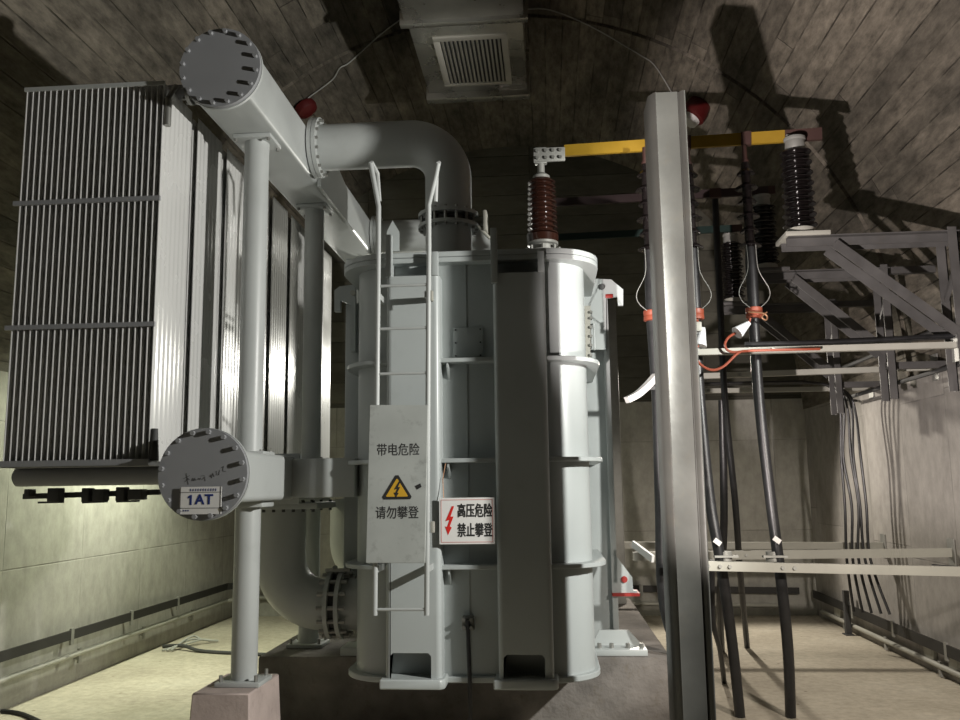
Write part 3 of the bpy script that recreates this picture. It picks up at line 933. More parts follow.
G = thing('guard_board', (-.97, 5.46, 1.29), 'grey metal guard board with yellow warning triangle bolted over the ladder', 'sign')
a = at(370, 405, 5.46); c = at(428, 405, 5.46); d = at(425, 563, 5.46); e = at(366, 563, 5.46)
mb = MB(); mb.prism([(a.x, a.z), (c.x, c.z), (d.x, d.z), (e.x, e.z)], 'y', 5.455, 5.478, .002); mb.build('board', M['panel'], G)
xd = (c - a); xd = Vector((xd.x, 0, xd.z)); xm = Vector((1, 0, -.005))
def on(u, v): p = at(u, v, 5.454); return (p.x, 5.4545, p.z)
mb = MB(); heavy(mb, '带电危险', .082, on(398, 450.5), .84, .0007); mb.build('lettering', M['ink'], G, smooth=False)
mb = MB(); heavy(mb, '请勿攀登', .082, on(397, 513.5), .84, .0011); mb.build('lettering', M['ink'], G, smooth=False)
def poly(mb, pts, y0, y1): mb.prism([(p[0], p[2]) for p in pts], 'y', y0, y1)
c0 = Vector(on(397, 488.5)); R3 = .118
def tri(r, sh=0, cut=0):
    pts = []
    for k in range(3):
        a_ = PI / 2 + k * 2 * PI / 3
        p = Vector((c0.x + r * math.cos(a_), 0, c0.z - .012 + r * .93 * math.sin(a_)))
        pts.append(p)
    out = []
    for k in range(3):
        p, q, s_ = pts[k], pts[(k + 1) % 3], pts[k - 1]
        out.append(p + (s_ - p).normalized() * cut); out.append(p + (q - p).normalized() * cut)
    return out
mb = MB(); poly(mb, tri(R3, 0, .018), 5.4525, 5.4548); mb.build('triangle_border', M['ink'], G, smooth=False)
mb = MB(); poly(mb, tri(R3 * .70, 0, .006), 5.4510, 5.4524); mb.build('warning_triangle', M['signyellow'], G, smooth=False)
def bolt_shape(cx_, cz_, h, w):
    return [(cx_ + w * .25, 0, cz_ + h * .5), (cx_ - w * .45, 0, cz_ + h * -.02), (cx_ - w * .02, 0, cz_ + h * .02), (cx_ - w * .28, 0, cz_ - h * .22), (cx_ - w * .5, 0, cz_ - h * .20), (cx_ - w * .18, 0, cz_ - h * .5), (cx_ + w * .22, 0, cz_ - h * .24), (cx_ + w * .02, 0, cz_ - h * .2), (cx_ + w * .42, 0, cz_ + h * .14), (cx_ + w * .1, 0, cz_ + h * .14), (cx_ + w * .5, 0, cz_ + h * .5)]
mb = MB(); poly(mb, bolt_shape(c0.x + .002, c0.z - .005, .10, .045), 5.4495, 5.4508); mb.build('lightning_symbol', M['ink'], G, smooth=False)
mb = MB(); mb.prism([(c0.x + R3 * .98, c0.z + .015), (c0.x + R3 * 1.25, c0.z + .03), (c0.x + R3 * 1.32, c0.z + .008), (c0.x + R3 * 1.08, c0.z - .008)], 'y', 5.4525, 5.4548); mb.build('smudge', M['ink'], G, smooth=False)

S = thing('warning_sign', (-.545, 5.67, 1.39), 'white high voltage sign with red lightning hung between the tank stiffeners', 'sign')
a = at(439, 498, 5.66); c = at(495, 544, 5.66)
mb = MB(); mb.box(a.x, c.x, 5.66, 5.666, c.z, a.z, .002); mb.build('board', M['signwhite'], S, smooth=False)
mb = MB()
x0, x1, z0, z1 = a.x + .012, c.x - .012, c.z + .012, a.z - .012
for bx_ in ((x0, x1, z1 - .003, z1), (x0, x1, z0, z0 + .003), (x0, x0 + .003, z0, z1), (x1 - .003, x1, z0, z1)):
    mb.box(bx_[0], bx_[1], 5.6585, 5.6598, bx_[2], bx_[3])
mb.build('border_line', M['signpink'], S, smooth=False)
cxs = a.x + (c.x - a.x) * .645; hh = a.z - c.z
mb = MB(); heavy(mb, '高压危险', .092, (cxs, 5.6590, c.z + hh * .70), .62, .0022); mb.build('lettering', M['ink'], S, smooth=False); mb = MB(); heavy(mb, '禁止攀登', .092, (cxs, 5.6590, c.z + hh * .28), .62, .0022)
mb.build('lettering', M['ink'], S, smooth=False)
mb = MB(); poly(mb, bolt_shape(a.x + (c.x - a.x) * .19, c.z + hh * .51, hh * .62, .060), 5.6582, 5.6598); mb.build('lightning_symbol', M['signred'], S, smooth=False)
mb = MB(); mb.tube([(a.x + .03, 5.663, a.z - .01), (a.x + .02, 5.70, a.z + .12), (a.x + .035, 5.755, a.z + .24)], .003, 6); mb.build('string', M['copper'], S)

# ------------------------------------------------------------------ tank-top bushing
def sheds(z0, z1, n, r0, r1, core, alt=0.0):
    p = [(core, z0)]
    dz = (z1 - z0) / n
    for i in range(n):
        rr = r0 + (r1 - r0) * i / max(1, n - 1)
        if alt and i % 2: rr -= alt
        z = z0 + dz * i
        p += [(core, z + dz * .25), (rr * .97, z + dz * .32), (rr, z + dz * .42), (rr * .97, z + dz * .52), (core + (rr - core) * .3, z + dz * .72), (core, z + dz * .9)]
    p.append((core, z1))
    return p
bz = 3.351
B = thing('bushing', (.02, 6.9, bz), 'brown ribbed porcelain bushing standing on the tank top', 'bushing')
q0 = at(543, 249, 6.9); q1 = at(543, 180, 6.9)
mb = MB(); mb.lathe([(.13, bz), (.13, q0.z - .06), (.16, q0.z - .06), (.16, q0.z - .03), (.10, q0.z - .02), (.10, q0.z + .02), (.125, q0.z + .03), (.125, q0.z + .05), (.09, q0.z + .06)], (q0.x, 6.9, 0), 36)
bs = mb.build('base_flange', M['galv'], B)
for k in range(8):
    a_ = 2 * PI * k / 8
    mb = MB(); mb.cyl((q0.x + .13 * math.cos(a_), 6.9 + .13 * math.sin(a_), q0.z - .03), (q0.x + .13 * math.cos(a_), 6.9 + .13 * math.sin(a_), q0.z + .01), .014, 6); mb.build('bolt', M['bolt'], bs)
mb = MB(); mb.lathe([(.125, q0.z + .05), (.13, q0.z + .11)] + sheds(q0.z + .11, q1.z, 11, .128, .115, .085) + [(.06, q1.z + .01)], (q0.x, 6.9, 0), 40)
mb.build('porcelain', M['brown'], B)
mb = MB(); mb.lathe([(.07, q1.z), (.07, q1.z + .03), (.045, q1.z + .05), (.03, q1.z + .06), (.028, q1.z + .2), (.03, q1.z + .24)], (q0.x, 6.9, 0), 24)
mb.build('terminal_stem', M['galv'], B)
zc_ = at(550, 156, 6.9).z
mb = MB(); mb.box(q0.x - .06, q0.x + .20, 6.86, 6.885, zc_ - .06, zc_ + .06, .008); mb.box(q0.x - .05, q0.x + .05, 6.87, 6.93, zc_ - .07, zc_ + .07, .01)
tc_ = mb.build('terminal_clamp', M['galv'], B)
for dx in (-.03, .04, .10, .16):
    for dz in (-.03, .03):
        mb = MB(); mb.cyl((q0.x + dx, 6.86, zc_ + dz), (q0.x + dx, 6.84, zc_ + dz), .014, 6); mb.build('bolt', M['bolt'], tc_)

# ------------------------------------------------------------------ busbars
def busbar(label, p0, p1, segs, h, joint, stops=None):
    t = thing('busbar', p0, label, 'busbar', 'busbars running across to the right wall')
    d = Vector(p1) - Vector(p0)
    for (s0, s1, m, nm) in segs:
        mb = MB(); mb.bar(Vector(p0) + d * s0, Vector(p0) + d * s1, .03 if nm != 'joint_plate' else .045, h if nm != 'joint_plate' else h * 1.15)
        mb.build(nm, m, t)
    return t
pA = at(556, 151.5, 6.9); pB = at(822, 134, 6.55)
def fr(u): return (u - 556) / (822 - 556.)
busbar('yellow sleeved busbar running from the tank bushing to the right insulator', pA, pB,
       [(fr(565), fr(686), M['yellow'], 'sleeved_bar'), (fr(686), fr(696), M['barbrown'], 'joint_plate'), (fr(696), fr(745), M['yellow'], 'sleeved_bar'), (fr(745), fr(755), M['barbrown'], 'joint_plate'), (fr(755), fr(787), M['yellow'], 'sleeved_bar'), (fr(787), 1.0, M['barbrown'], 'bar_end')], .095, 0)
pA2 = at(548, 203, 8.0); pB2 = at(775, 190, 7.8)
busbar('very dark busbar, second in depth, behind the yellow one', pA2, pB2, [(0, .72, M['barblack'], 'sleeved_bar'), (.72, .77, M['barbrown'], 'joint_plate'), (.77, .97, M['barblack'], 'sleeved_bar'), (.97, 1, M['barbrown'], 'bar_end')], .075, 0)
pA3 = at(546, 238, 9.3); pB3 = at(742, 228, 9.2)
busbar('dark green busbar, farthest and lowest of the three', pA3, pB3, [(0, .95, M['bargreen'], 'sleeved_bar'), (.95, 1, M['barbrown'], 'bar_end')], .075, 0)

# farther bushings (mostly hidden behind the first)
for i, (y, x, lb) in enumerate(((8.0, pA2.x - .02, 'rear brown bushing on the tank top, second in depth'), )):
    pass

# ------------------------------------------------------------------ post insulators on wall brackets
INS = []
spec = [((801, 236), (801, 150), 6.5, 'dark ribbed post insulator nearest on the right, under the yellow busbar end'),
        ((766, 271), (766, 206), 7.8, 'dark ribbed post insulator in the middle, on the second wall bracket'),
        ((734, 304), (734, 243), 9.2, 'dark ribbed post insulator farthest back, on the third wall bracket')]
for k, (b0, t0, y, lb) in enumerate(spec):
    p0 = at(b0[0], b0[1], y); p1 = at(t0[0], t0[1], y)
    I = thing('post_insulator', (p0.x, y, p0.z), lb, 'insulator', 'post insulators on the wall brackets')
    mb = MB(); mb.lathe([(.10, p0.z + .002), (.105, p0.z + .02), (.10, p0.z + .05), (.075, p0.z + .06)], (p0.x, y, 0), 30); mb.build('base_flange', M['conduit'], I)
    mb = MB(); mb.lathe(sheds(p0.z + .06, p1.z, 15, .125, .115, .07, .015), (p0.x, y, 0), 36); mb.build('porcelain', M['darkporc'], I)
    mb = MB(); mb.lathe([(.07, p1.z), (.075, p1.z + .02), (.07, p1.z + .07), (.08, p1.z + .08), (.08, p1.z + .095)], (p0.x, y, 0), 30)
    mb.box(p0.x - .05, p0.x + .05, y + .03, y + .045, p1.z + .08, p1.z + .14)
    mb.build('metal_cap', M['galv'], I)
    BR = thing('wall_bracket', (XR, y, p0.z), ['large triangular steel wall bracket nearest on the right under the nearest insulator', 'triangular steel wall bracket in the middle, carrying the second insulator', 'triangular steel wall bracket farthest back, carrying the third insulator'][k], 'bracket', 'triangular brackets on the right wall')
    z = p0.z - .035; xo = p0.x - .13; xp = 2.95
    for yy in (y - .10, y + .10):
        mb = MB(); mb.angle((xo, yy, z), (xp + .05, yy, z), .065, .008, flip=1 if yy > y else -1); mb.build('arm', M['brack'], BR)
    mb = MB(); mb.box(xo - .02, p0.x + .17, y - .15, y + .15, z + .0, z + .033, .003); mb.build('seat_plate', M['conduit'] if k == 0 else M['brack'], BR)
    for yy in (y - .10, y + .10):
        mb = MB(); mb.angle((xo + .35, yy, z - .04), (xp - .01, yy, z - .72), .07, .008); mb.build('diagonal_brace', M['brack'], BR)
        mb = MB(); mb.box(xp - .035, xp + .035, yy - .03, yy - .022, z - 1.15, z + .03); mb.box(xp + .027, xp + .035, yy - .03, yy + .04, z - 1.15, z + .03); mb.build('upright', M['brack'], BR)
    for zz in (z - .0, z - .85):
        mb = MB(); mb.bar((xp, y, zz), (XR - .001 if zz < 2.75 else CXV + math.sqrt((4.02 if y < 8.7 else 3.985) ** 2 - (zz - 2.75) ** 2) - .004, y, zz), .06, .06); mb.build('wall_tie', M['brack'], BR)
    mb = MB(); mb.bar((xp, y - .10, z - .3), (xp, y + .10, z - .5), .03, .03); mb.build('cross_tie', M['brack'], BR)

# ------------------------------------------------------------------ cable support channels
def channel(name, label, x0, x1, y, z0, z1, h, grp, slots):
    t = thing(name, (x1, y, z1), label, 'support beam', grp)
    mb = MB()
    a = Vector((x0, y, z0)); c = Vector((x1, y, z1))
    mb.bar(a, c, .006, h)
    mb.bar(a + Vector((0, .025, h / 2 - .003)), c + Vector((0, .025, h / 2 - .003)), .05, .006)
    mb.bar(a + Vector((0, .025, -h / 2 + .003)), c + Vector((0, .025, -h / 2 + .003)), .05, .006)
    mb.build('channel', M['conduit'], t)
    for s in slots:
        p = a + (c - a) * s
        mb = MB(); mb.cyl(p + Vector((0, -.003, 0)), p + Vector((0, -.018, 0)), .014, 6); mb.build('bolt', M['bolt'], t)
    mb = MB(); mb.box(x1 - .012, x1 - .002, y - .05, y + .08, z1 - .12, z1 + .12); mb.build('end_plate', M['galv'], t)
    return t
g1 = 'lower cable support beams'
g2 = 'upper cable support beams'
p = at(690, 565, 6.42)
channel('support_beam', 'lowest and nearest pale steel beam crossing from the column to the right wall', .80, XR, 6.42, at(700, 565, 6.42).z, at(960, 573, 6.42).z - .01, .065, g1, (.11, .14, .165, .30, .33))
channel('support_beam', 'middle pale steel beam of the lower three, just above the nearest one', .72, XR, 8.1, at(700, 556, 8.1).z, at(915, 553, 8.1).z, .075, g1, (.05, .15, .20, .33, .36))
channel('support_beam', 'farthest pale steel beam of the lower three, behind both others', .70, XR, 9.7, at(660, 545, 9.7).z, at(855, 546, 9.7).z, .07, g1, (.05, .3))
channel('support_beam', 'nearest upper steel beam, carrying the orange wire and black cables', 1.0, 2.95, 6.45, at(700, 352, 6.45).z, at(900, 346, 6.45).z, .045, g2, (.05, .33))
channel('support_beam', 'second upper steel beam, just below the nearest upper one', 1.32, XR, 8.1, at(705, 376, 8.1).z, at(855, 369, 8.1).z, .05, g2, (.03, .12, .2))
channel('support_beam', 'third upper steel beam, under the black cable bundle', 1.55, XR, 9.7, at(705, 388, 9.7).z - .03, at(835, 386, 9.7).z - .03, .05, g2, (.1,))
mb = MB()
mb.bar(at(633, 544, 6.75), at(653, 559, 6.45), .02, .05)
tag(mb.build('strut', M['white']), 'short bright slanted steel strut just left of the tall column, low down', 'strut')  # steel beam end in white, the bright light on it put into the colour

# ------------------------------------------------------------------ cable terminations and cables
TY = 6.62
def termination(x, ztop, label, cable_pts, clabel):
    t = thing('cable_termination', (x, TY, 3.0), label, 'cable termination', 'cable terminations hung from the yellow busbar')
    mb = MB(); mb.lathe([(.018, ztop - .06), (.022, ztop - .18), (.03, ztop - .18), (.03, ztop - .22)], (x, TY, 0), 16); mb.build('lug', M['barbrown'], t)
    z1 = ztop - .20; z0 = 3.52
    pr = [(.034, z0)]
    n = 6
    for i in range(n):
        z = z0 + (z1 - z0) * (i + .3) / n
        r = .085 if i % 2 == 0 else .068
        pr += [(.034, z), (r, z - .012), (r, z - .004), (.036, z + .03)]
    pr += [(.030, z1)]
    mb = MB(); mb.lathe(pr, (x, TY, 0), 32); mb.build('shed_tube', M['darkporc'], t)
    mb = MB(); mb.lathe([(.043, 3.06), (.043, 3.42), (.036, 3.54)], (x, TY, 0), 24); mb.build('sleeve', M['black'], t)
    mb = MB(); mb.lathe([(.052, 2.985), (.062, 2.99), (.062, 3.02), (.058, 3.027), (.062, 3.035), (.062, 3.065), (.05, 3.07)], (x, TY - .0, 0), 28); mb.build('seal_ring', M['orange'], t)
    for sx in (-1, 1):
        pts = smooth_path([(x + sx * .035, TY - .03, 3.55), (x + sx * .04, TY - .05, 3.35), (x + sx * .11, TY - .05, 3.2), (x + sx * .10, TY - .05, 3.12), (x + sx * .04, TY - .05, 3.06)])
        mb = MB(); mb.tube(pts, .003, 6); mb.build('ground_wire', M['galv'], t)
    c = MB(); c.tube(smooth_path(cable_pts, 10), .040, 16)
    cb = c.build('power_cable', M['black']); tag(cb, clabel, 'cable', 'thick power cables')
    return t
zt2 = at(752, 138, TY).z
termination(at(752, 300, TY).x + .01, zt2, 'shedded cable termination with orange ring, second from the right column edge',
            [(at(752, 312, TY).x + .01, TY, 3.0), (at(759, 400, TY).x, TY, at(759, 400, TY).z), (at(770, 500, TY).x, TY - .02, at(770, 500, TY).z), (at(781, 580, TY).x, TY, at(781, 580, TY).z), (at(788, 650, 6.8).x, 6.8, at(788, 650, 6.8).z), (1.76, 7.05, .0)],
            'thick black cable dropping to the floor farthest right of the column')
termination(at(695, 300, TY).x, zt2 + .0, 'shedded cable termination with orange ring, right beside the tall steel column',
            [(at(695, 312, TY).x, TY, 3.0), (at(700, 400, TY).x, TY, at(700, 400, TY).z), (at(710, 500, TY).x, TY, at(710, 500, TY).z), (at(722, 570, TY).x, TY, at(722, 570, TY).z), (at(733, 650, 6.85).x, 6.85, at(733, 650, 6.85).z), (1.385, 7.05, .0)],
            'thick black cable dropping to the floor just right of the column')
termination(at(651, 300, TY).x, zt2 + .02, 'shedded cable termination mostly hidden behind the tall steel column',
            [(at(651, 312, TY).x, TY, 3.0), (at(657, 400, TY).x, TY, at(657, 400, TY).z), (at(660, 500, TY).x, TY, at(660, 500, TY).z), (.80, TY, .9), (.95, 6.8, .4), (1.05, 7.05, .0)],
            'thick black cable running down behind the tall steel column')
# thinner farther cables
mb = MB(); mb.tube(smooth_path([at(715, 198, 8.0), at(720, 300, 8.0), at(725, 400, 8.0), at(735, 500, 8.2), at(740, 570, 8.8), (2.06, 9.9, 0)]), .03, 12)
tag(mb.build('thin_cable', M['black']), 'thin black cable between the two thick cables, hung from the second busbar', 'cable')
mb = MB(); mb.tube(smooth_path([at(712, 560, 7.3), at(713, 620, 7.4), at(720, 650, 7.7), (1.49, 8.2, 0)]), .022, 10)
tag(mb.build('thin_cable', M['black']), 'short thin black cable slanting to the floor beside the column foot', 'cable')
mb = MB(); mb.tube(smooth_path([at(722, 400, 8.1), at(724, 520, 8.3), at(720, 600, 8.9), (1.75, 9.7, 0)]), .035, 12)
tag(mb.build('thin_cable', M['black']), 'dark cable dropping to the floor behind the left thick cable', 'cable')
# cleats and tags
for (u, v, lb) in ((727, 562, 'steel cable cleat clamping the left thick cable to the lowest beam'), (776, 562, 'steel cable cleat clamping the right thick cable to the lowest beam')):
    p = at(u, v, 6.55)
    mb = MB(); mb.box(p.x - .085, p.x + .085, 6.55, 6.60, p.z + .03, p.z + .045); mb.lathe([(.052, p.z + .0), (.052, p.z + .07)], (p.x - .0, TY, 0), 20)
    tag(mb.build('cable_cleat', M['galv']), lb, 'clamp')
for (u, v, lb) in ((717.5, 542, 'small white tag tied to the left thick cable above the beam'), (777 , 540, 'small white tag tied to the right thick cable above the beam')):
    p = at(u, v, 6.53)
    mb = MB(); mb.bar(p + Vector((-.022, 0, .017)), p + Vector((.022, 0, -.017)), .005, .036)
    tag(mb.build('cable_tag', M['white']), lb, 'tag')
# orange wires with white sleeves
def orange(pts, label, sleeve, slabel):
    mb = MB(); mb.tube(smooth_path(pts), .010, 8)
    t = mb.build('orange_wire', M['orange']); tag(t, label, 'wire')
    a_, c_ = sleeve
    mb = MB(); mb.tube([a_, c_], [.018, .05], 12)
    tag(mb.build('label_sleeve', M['trans']), slabel, 'label')
orange([at(750, 318, 6.5), at(747, 326, 6.5), at(737, 332, 6.47), at(728, 338, 6.42), at(725, 346, 6.40), at(732, 352, 6.40), at(755, 350.5, 6.38), at(820, 349, 6.38)],
       'orange wire looping from the right orange ring down onto the upper beam', (at(749, 323, 6.47), at(737, 333, 6.44)), 'white plastic label sleeve on the right orange wire')
orange([at(697, 320, 6.5), at(701, 332, 6.46), at(699, 344, 6.42), at(694, 352, 6.40), at(700, 364, 6.38), at(712, 370, 6.38), at(724, 366, 6.38), at(738, 353, 6.38), at(748, 351, 6.37)],
       'orange wire looping beside the column under the left orange ring', (at(703, 328, 6.44), at(700, 346, 6.42)), 'white plastic label sleeve beside the tall column')
mb = MB(); mb.tube(smooth_path([at(748, 312, 6.5), at(762, 313, 6.5), at(767, 316, 6.5), at(766, 320, 6.5), at(762, 317, 6.5), at(767, 312, 6.5)]), .006, 6)
tag(mb.build('wire_loop', M['copper']), 'little curled copper wire beside the right orange ring', 'wire')
# white strip left of column
mb = MB()
P = smooth_path([at(627, 400, 6.3), at(638, 394, 6.35), at(648, 385, 6.4), at(656, 376, 6.45)])
for a_, c_ in zip(P[:-1], P[1:]): mb.bar(a_, c_ + (c_ - a_) * .15, .05, .045)
tag(mb.build('white_strip', M['white']), 'curved bright white strip sticking out left of the tall column', 'strip')
mb = MB(); mb.bar(at(640, 388, 6.5), at(675, 388, 6.5), .04, .03)
tag(mb.build('beam_stub', M['dark']), 'short dark beam stub left of the column behind the white strip', 'beam')
# small white bracket beside column at 697,328
p = at(697, 327, 6.4); mb = MB(); mb.box(p.x - .03, p.x + .035, 6.4, 6.46, p.z - .03, p.z + .04, .004)
tag(mb.build('junction_box', M['conduit']), 'small pale metal box beside the column under the orange ring', 'box')

# black cable bundles
for k in range(3):
    z = at(800, 346, 6.5).z + .02
    x0_ = 1.45 + k * .1
    yk = 6.468 + .036 * k
    pts = [(x0_, yk, z), (2.2, yk, z + .012 * (k == 1)), (2.8, yk, z + .02), (3.05, yk, z), (3.2 + .02 * k, 6.56 + .06 * k, z - .20), (3.3 + .02 * k, 6.62 + .08 * k, z - .6)]
    mb = MB(); mb.tube(smooth_path(pts), .017, 10)
    tag(mb.build('control_cable', M['black']), 'black cable lying on the nearest upper beam and bending down at the right wall', 'cable', 'black cables on the nearest upper beam')
for k in range(5):
    z = at(800, 383, 9.7).z
    o_ = .055 * k
    xx = 3.20 + (-.10, -.05, .0, .055, .10)[k]
    yk = 9.56 + .033 * k
    pts = [(1.62, yk, z), (2.6, yk, z), (xx - .34, yk, z - .01), (xx - .08, yk, z - .07 - .01 * k), (xx, yk, z - .32), (xx - .03 * (k % 2), 9.63, z - .8), (xx + .02 * (k % 3), 9.63, 1.5), (xx + .01 * (k - 2), 9.63, .95), (xx + .05 + .02 * k, 9.75 - .06 * k, .40)]
    mb = MB(); mb.tube(smooth_path(pts), .015, 8)
    tag(mb.build('control_cable', M['black']), 'black cable of the bundle bending down the right wall to the floor strip', 'cable', 'black cables dropping down the right wall')
for (z, lb) in ((2.68, 'lower thin dark rod running along the right wall'), (3.02, 'upper thin dark rod running along the right wall')):
    mb = MB(); mb.tube([(3.32 if z < 2.75 else 3.3, 5.0, z), (3.32 if z < 2.75 else 3.3, 10.2, z)], .02, 8)
    mb.tube([(3.31, 10.15, z), (3.49, 10.15, z - .02)], .015, 6); mb.tube([(3.31, 6.15, z), (3.49, 6.15, z - .02)], .015, 6)
    tag(mb.build('wall_rod', M['dark']), lb, 'rod')
p0 = (3.3, 6.45, 1.12)
mb = MB(); mb.tube(smooth_path([(2.9, 7.1, 1.10), (3.2, 7.0, 1.08), (3.45, 6.8, 1.06)]), .018, 8); mb.tube(smooth_path([(2.95, 7.15, 1.07), (3.25, 7.05, 1.04), (3.45, 6.9, 1.02)]), .014, 8)
tag(mb.build('floor_cable', M['black']), 'pair of thin black cables under the lowest beam at the right edge', 'cable')

# ------------------------------------------------------------------ steel column
CT = thing('steel_column', (.76, 5.1, 0), 'tall galvanised steel H column standing right of the transformer', 'column')
yc = 4.72
a = at(648, 95, 5.02); c = at(684, 95, 5.02)
z1 = a.z; X0, X1 = a.x, c.x
mb = MB()
# channel section: rounded web faced to the camera, returned flanges
w_ = X1 - X0
prof = [(X0, 4.87), (X0, 4.64), (X0 + .030, 4.590), (X0 + .040, 4.585), (X0 + .048, 4.592), (X1 - .045, 4.592), (X1 - .040, 4.600), (X1 - .034, 4.600), (X1 - .028, 4.585), (X1 - .006, 4.575), (X1, 4.58), (X1, 4.87), (X1 - .012, 4.87), (X1 - .012, 4.67), (X0 + .012, 4.67), (X0 + .012, 4.87)]
mb.prism([(p[0], p[1] + .4) for p in prof], 'z', .012, z1)
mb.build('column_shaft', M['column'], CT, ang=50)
mb = MB(); mb.box(X0 - .08, X1 + .08, 4.92, 5.32, 0, .012); mb.build('base_plate', M['galv'], CT)
for z in (2.6, 2.2, 1.8, 1.35, 3.1):
    mb = MB(); mb.cyl((X1 - .008, 4.985, z), (X1 - .008, 4.979, z), .007, 8); mb.build('bolt_hole', M['dark'], CT)

# ------------------------------------------------------------------ ventilation duct
V = thing('ventilation_duct', (-.67, 8.0, 5.9), 'shiny sheet metal ventilation duct with louvred grille hung under the vault', 'duct')
mb = MB(); mb.box(-1.19, -.15, 7.27, 8.68, 5.90, 6.35, .004); d1 = mb.build('duct_body', M['duct'], V)
mb = MB(); mb.box(-1.21, -.14, 3.5, 7.19, 5.88, 6.36, .012); mb.build('duct_body', M['duct'], V)
mb = MB(); mb.box(-1.25, -.10, 7.19, 7.27, 5.85, 6.38, .008); mb.build('duct_flange', M['duct'], V)
mb = MB(); mb.box(-1.22, -.12, 8.68, 8.80, 5.83, 6.35, .010); mb.build('end_cap', M['duct'], V)
gx0, gx1, gy0, gy1 = -1.0, -.30, 7.52, 8.52
mb = MB()
for bx_ in ((gx0, gx1, gy0, gy0 + .07), (gx0, gx1, gy1 - .05, gy1), (gx0, gx0 + .06, gy0 + .0705, gy1 - .0505), (gx1 - .06, gx1, gy0 + .0705, gy1 - .0505)):
    mb.box(bx_[0], bx_[1], bx_[2], bx_[3], 5.882, 5.8995, .002)
gr = mb.build('grille_frame', M['grille'], V)
mb = MB(); mb.box(gx0 + .05, gx1 - .05, gy0 + .06, gy1 - .04, 5.8965, 5.8995); mb.build('grille_backing', M['dark'], gr, smooth=False)
mb = MB()
for k in range(14):
    x = gx0 + .085 + k * (gx1 - gx0 - .17) / 13
    mb.bar((x, gy0 + .07, 5.885), (x, gy1 - .05, 5.885), .022, .004, (.5, 0, 1))
mb.build('grille_slats', M['grille'], gr, smooth=False)
for x in (-1.215, -.125):
    zt_ = SPR + math.sqrt(4.02 ** 2 - (x - CXV) ** 2) - .003
    for y in (7.23, 5.2):
        mb = MB(); mb.cyl((x, y, 6.3), (x, y, zt_), .008, 8); mb.build('hanger_rod', M['galv'], V)

# ------------------------------------------------------------------ alarm devices + wires
def vaultpt(x, y, off=.0):
    R = 4.02 if y < 8.7 else 3.985
    return Vector((x, y, SPR + math.sqrt((R - off) ** 2 - (x - CXV) ** 2)))
mb = MB(); c0_ = at(306, 107, 8.2)
# find depth where ray meets the vault
def hit(u, v, off=.0):
    y = 3.0
    while y < YB:
        p = at(u, v, y)
        R = (4.02 if y < 8.7 else 3.985) - off
        if p.z > SPR and (p.x - CXV) ** 2 + (p.z - SPR) ** 2 >= R * R: return p
        y += .01
    return at(u, v, YB)
p = hit(306, 109, .08)
A = thing('alarm_bell', p, 'red round alarm bell on the vault above the fat pipe flange', 'alarm')
nrm = (Vector((CXV, p.y, SPR)) - p).normalized()
q = Vector((0, 0, 1)).rotation_difference(nrm).to_matrix().to_4x4()
mb = MB(); mb.lathe([(.13, -.04), (.135, 0), (.12, .04), (.07, .07), (.01, .08)], p, 24, q); mb.build('gong', M['red'], A)
mb = MB(); mb.lathe([(.05, -.078), (.05, -.04)], p, 16, q); mb.build('mount', M['conduit'], A)
p = hit(694, 113, .14)
A2 = thing('alarm_sounder', p, 'red alarm sounder with a white lens on the vault behind the column top', 'alarm')
nrm = (Vector((CXV, p.y, SPR)) - p).normalized()
q = Vector((0, 0, 1)).rotation_difference(nrm).to_matrix().to_4x4()
mb = MB(); mb.lathe([(.13, -.13), (.15, -.02), (.15, .05), (.12, .07)], p, 24, q); bd = mb.build('housing', M['red'], A2)
mb = MB(); mb.lathe([(.115, .07), (.10, .13), (.06, .15), (.01, .155)], p, 24, q); mb.build('lens', M['white'], A2)
for lb, px in (('thin pale wire strung along the vault from the duct to the red bell', [(400, 20), (380, 35), (350, 62), (340, 68), (332, 80), (308, 98)]),
               ('thin pale wire strung along the vault from the duct towards the column top', [(527, 9), (550, 10), (590, 26), (640, 55), (655, 66), (672, 93)])):
    pts = [hit(u, v, .03) for u, v in px]
    mb = MB(); mb.tube(smooth_path(pts), .007, 6)
    tag(mb.build('ceiling_wire', M['wire']), lb, 'wire')

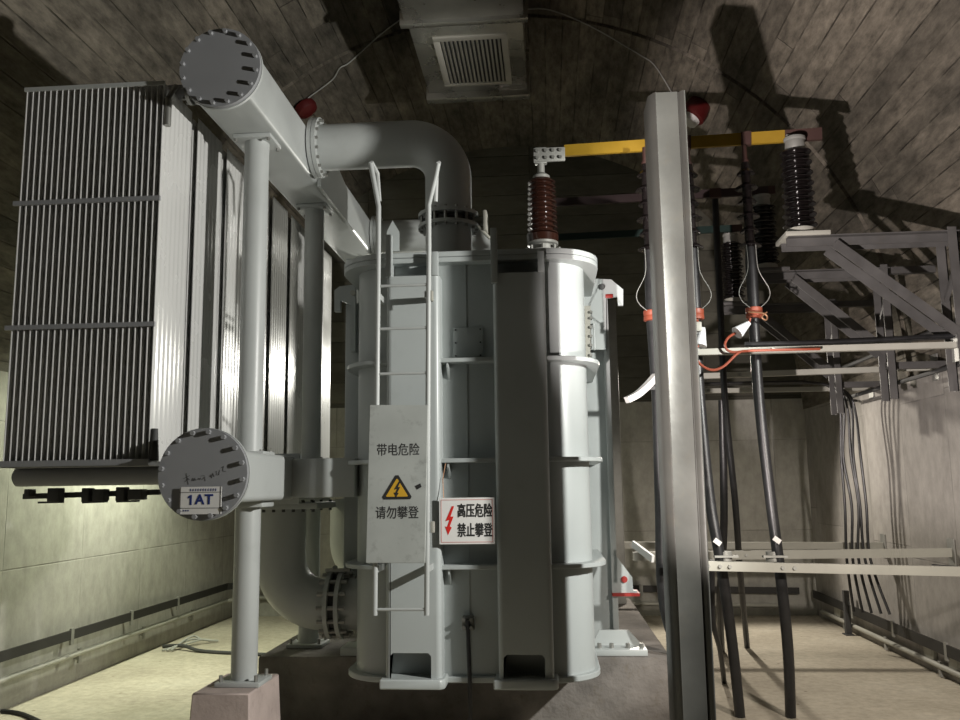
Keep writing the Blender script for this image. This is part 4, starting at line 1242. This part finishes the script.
# dark post behind tank at right
mb = MB(); mb.box(.57, .77, 9.6, 9.8, .5, 3.8, .01)
tag(mb.build('rear_post', M['galv']), 'grey box post rising from the plinth behind the tank on its right', 'post')

# ------------------------------------------------------------------ lights
def spot(name, loc, target, power, col, size=.06, angle=90, blend=.4):
    l = bpy.data.lights.new(name, 'SPOT')
    l.energy = power; l.color = col; l.shadow_soft_size = size
    l.spot_size = math.radians(angle); l.spot_blend = blend
    o = bpy.data.objects.new(name, l); COL.objects.link(o)
    o.location = loc
    o.rotation_euler = (Vector(target) - Vector(loc)).to_track_quat('-Z', 'Y').to_euler()
    return o
def point(name, loc, power, col, size=.08):
    l = bpy.data.lights.new(name, 'POINT')
    l.energy = power; l.color = col; l.shadow_soft_size = size
    o = bpy.data.objects.new(name, l); COL.objects.link(o); o.location = loc
    return o
spot('work_lamp', (3.2, 3.4, 3.15), (-1.8, 5.65, 2.55), 1130, (1, .985, .93), .06, 84, .3)
spot('floor_floodlight', (-.8, 1.2, 1.1), (3.3, 8.1, 4.1), 2300, (1, .90, .86), .04, 41, .35)
spot('rear_wall_lamp', (-3.9, 8.6, 3.2), (-4.1, 7.9, 0), 480, (.95, 1, .76), .10, 140, .5)
spot('rear_tank_lamp', (-.75, 11.9, 3.4), (-2.6, 6.0, 2.0), 560, (1, .98, .88), .16, 80, .5)
spot('right_floor_fill', (2.3, 2.5, 2.6), (2.3, 8.6, 0), 800, (1, .90, .80), .06, 50, .6)  # added fill for the right floor that the work lamp's cone misses
spot('rear_floor_fill', (1.45, 11.6, 3.2), (2.6, 8, 0), 480, (1, .92, .8), .08, 100, .5)  # added fill brightening the right floor from behind, no fixture here

wd = bpy.data.worlds.new('world'); SC.world = wd; wd.use_nodes = True
wd.node_tree.nodes['Background'].inputs[0].default_value = (.5, .55, .5, 1)
wd.node_tree.nodes['Background'].inputs[1].default_value = .006

SC.view_settings.view_transform = 'Standard'
SC.view_settings.look = 'None'
SC.view_settings.exposure = 0
SC.view_settings.gamma = 1
SC.view_settings.use_curve_mapping = False
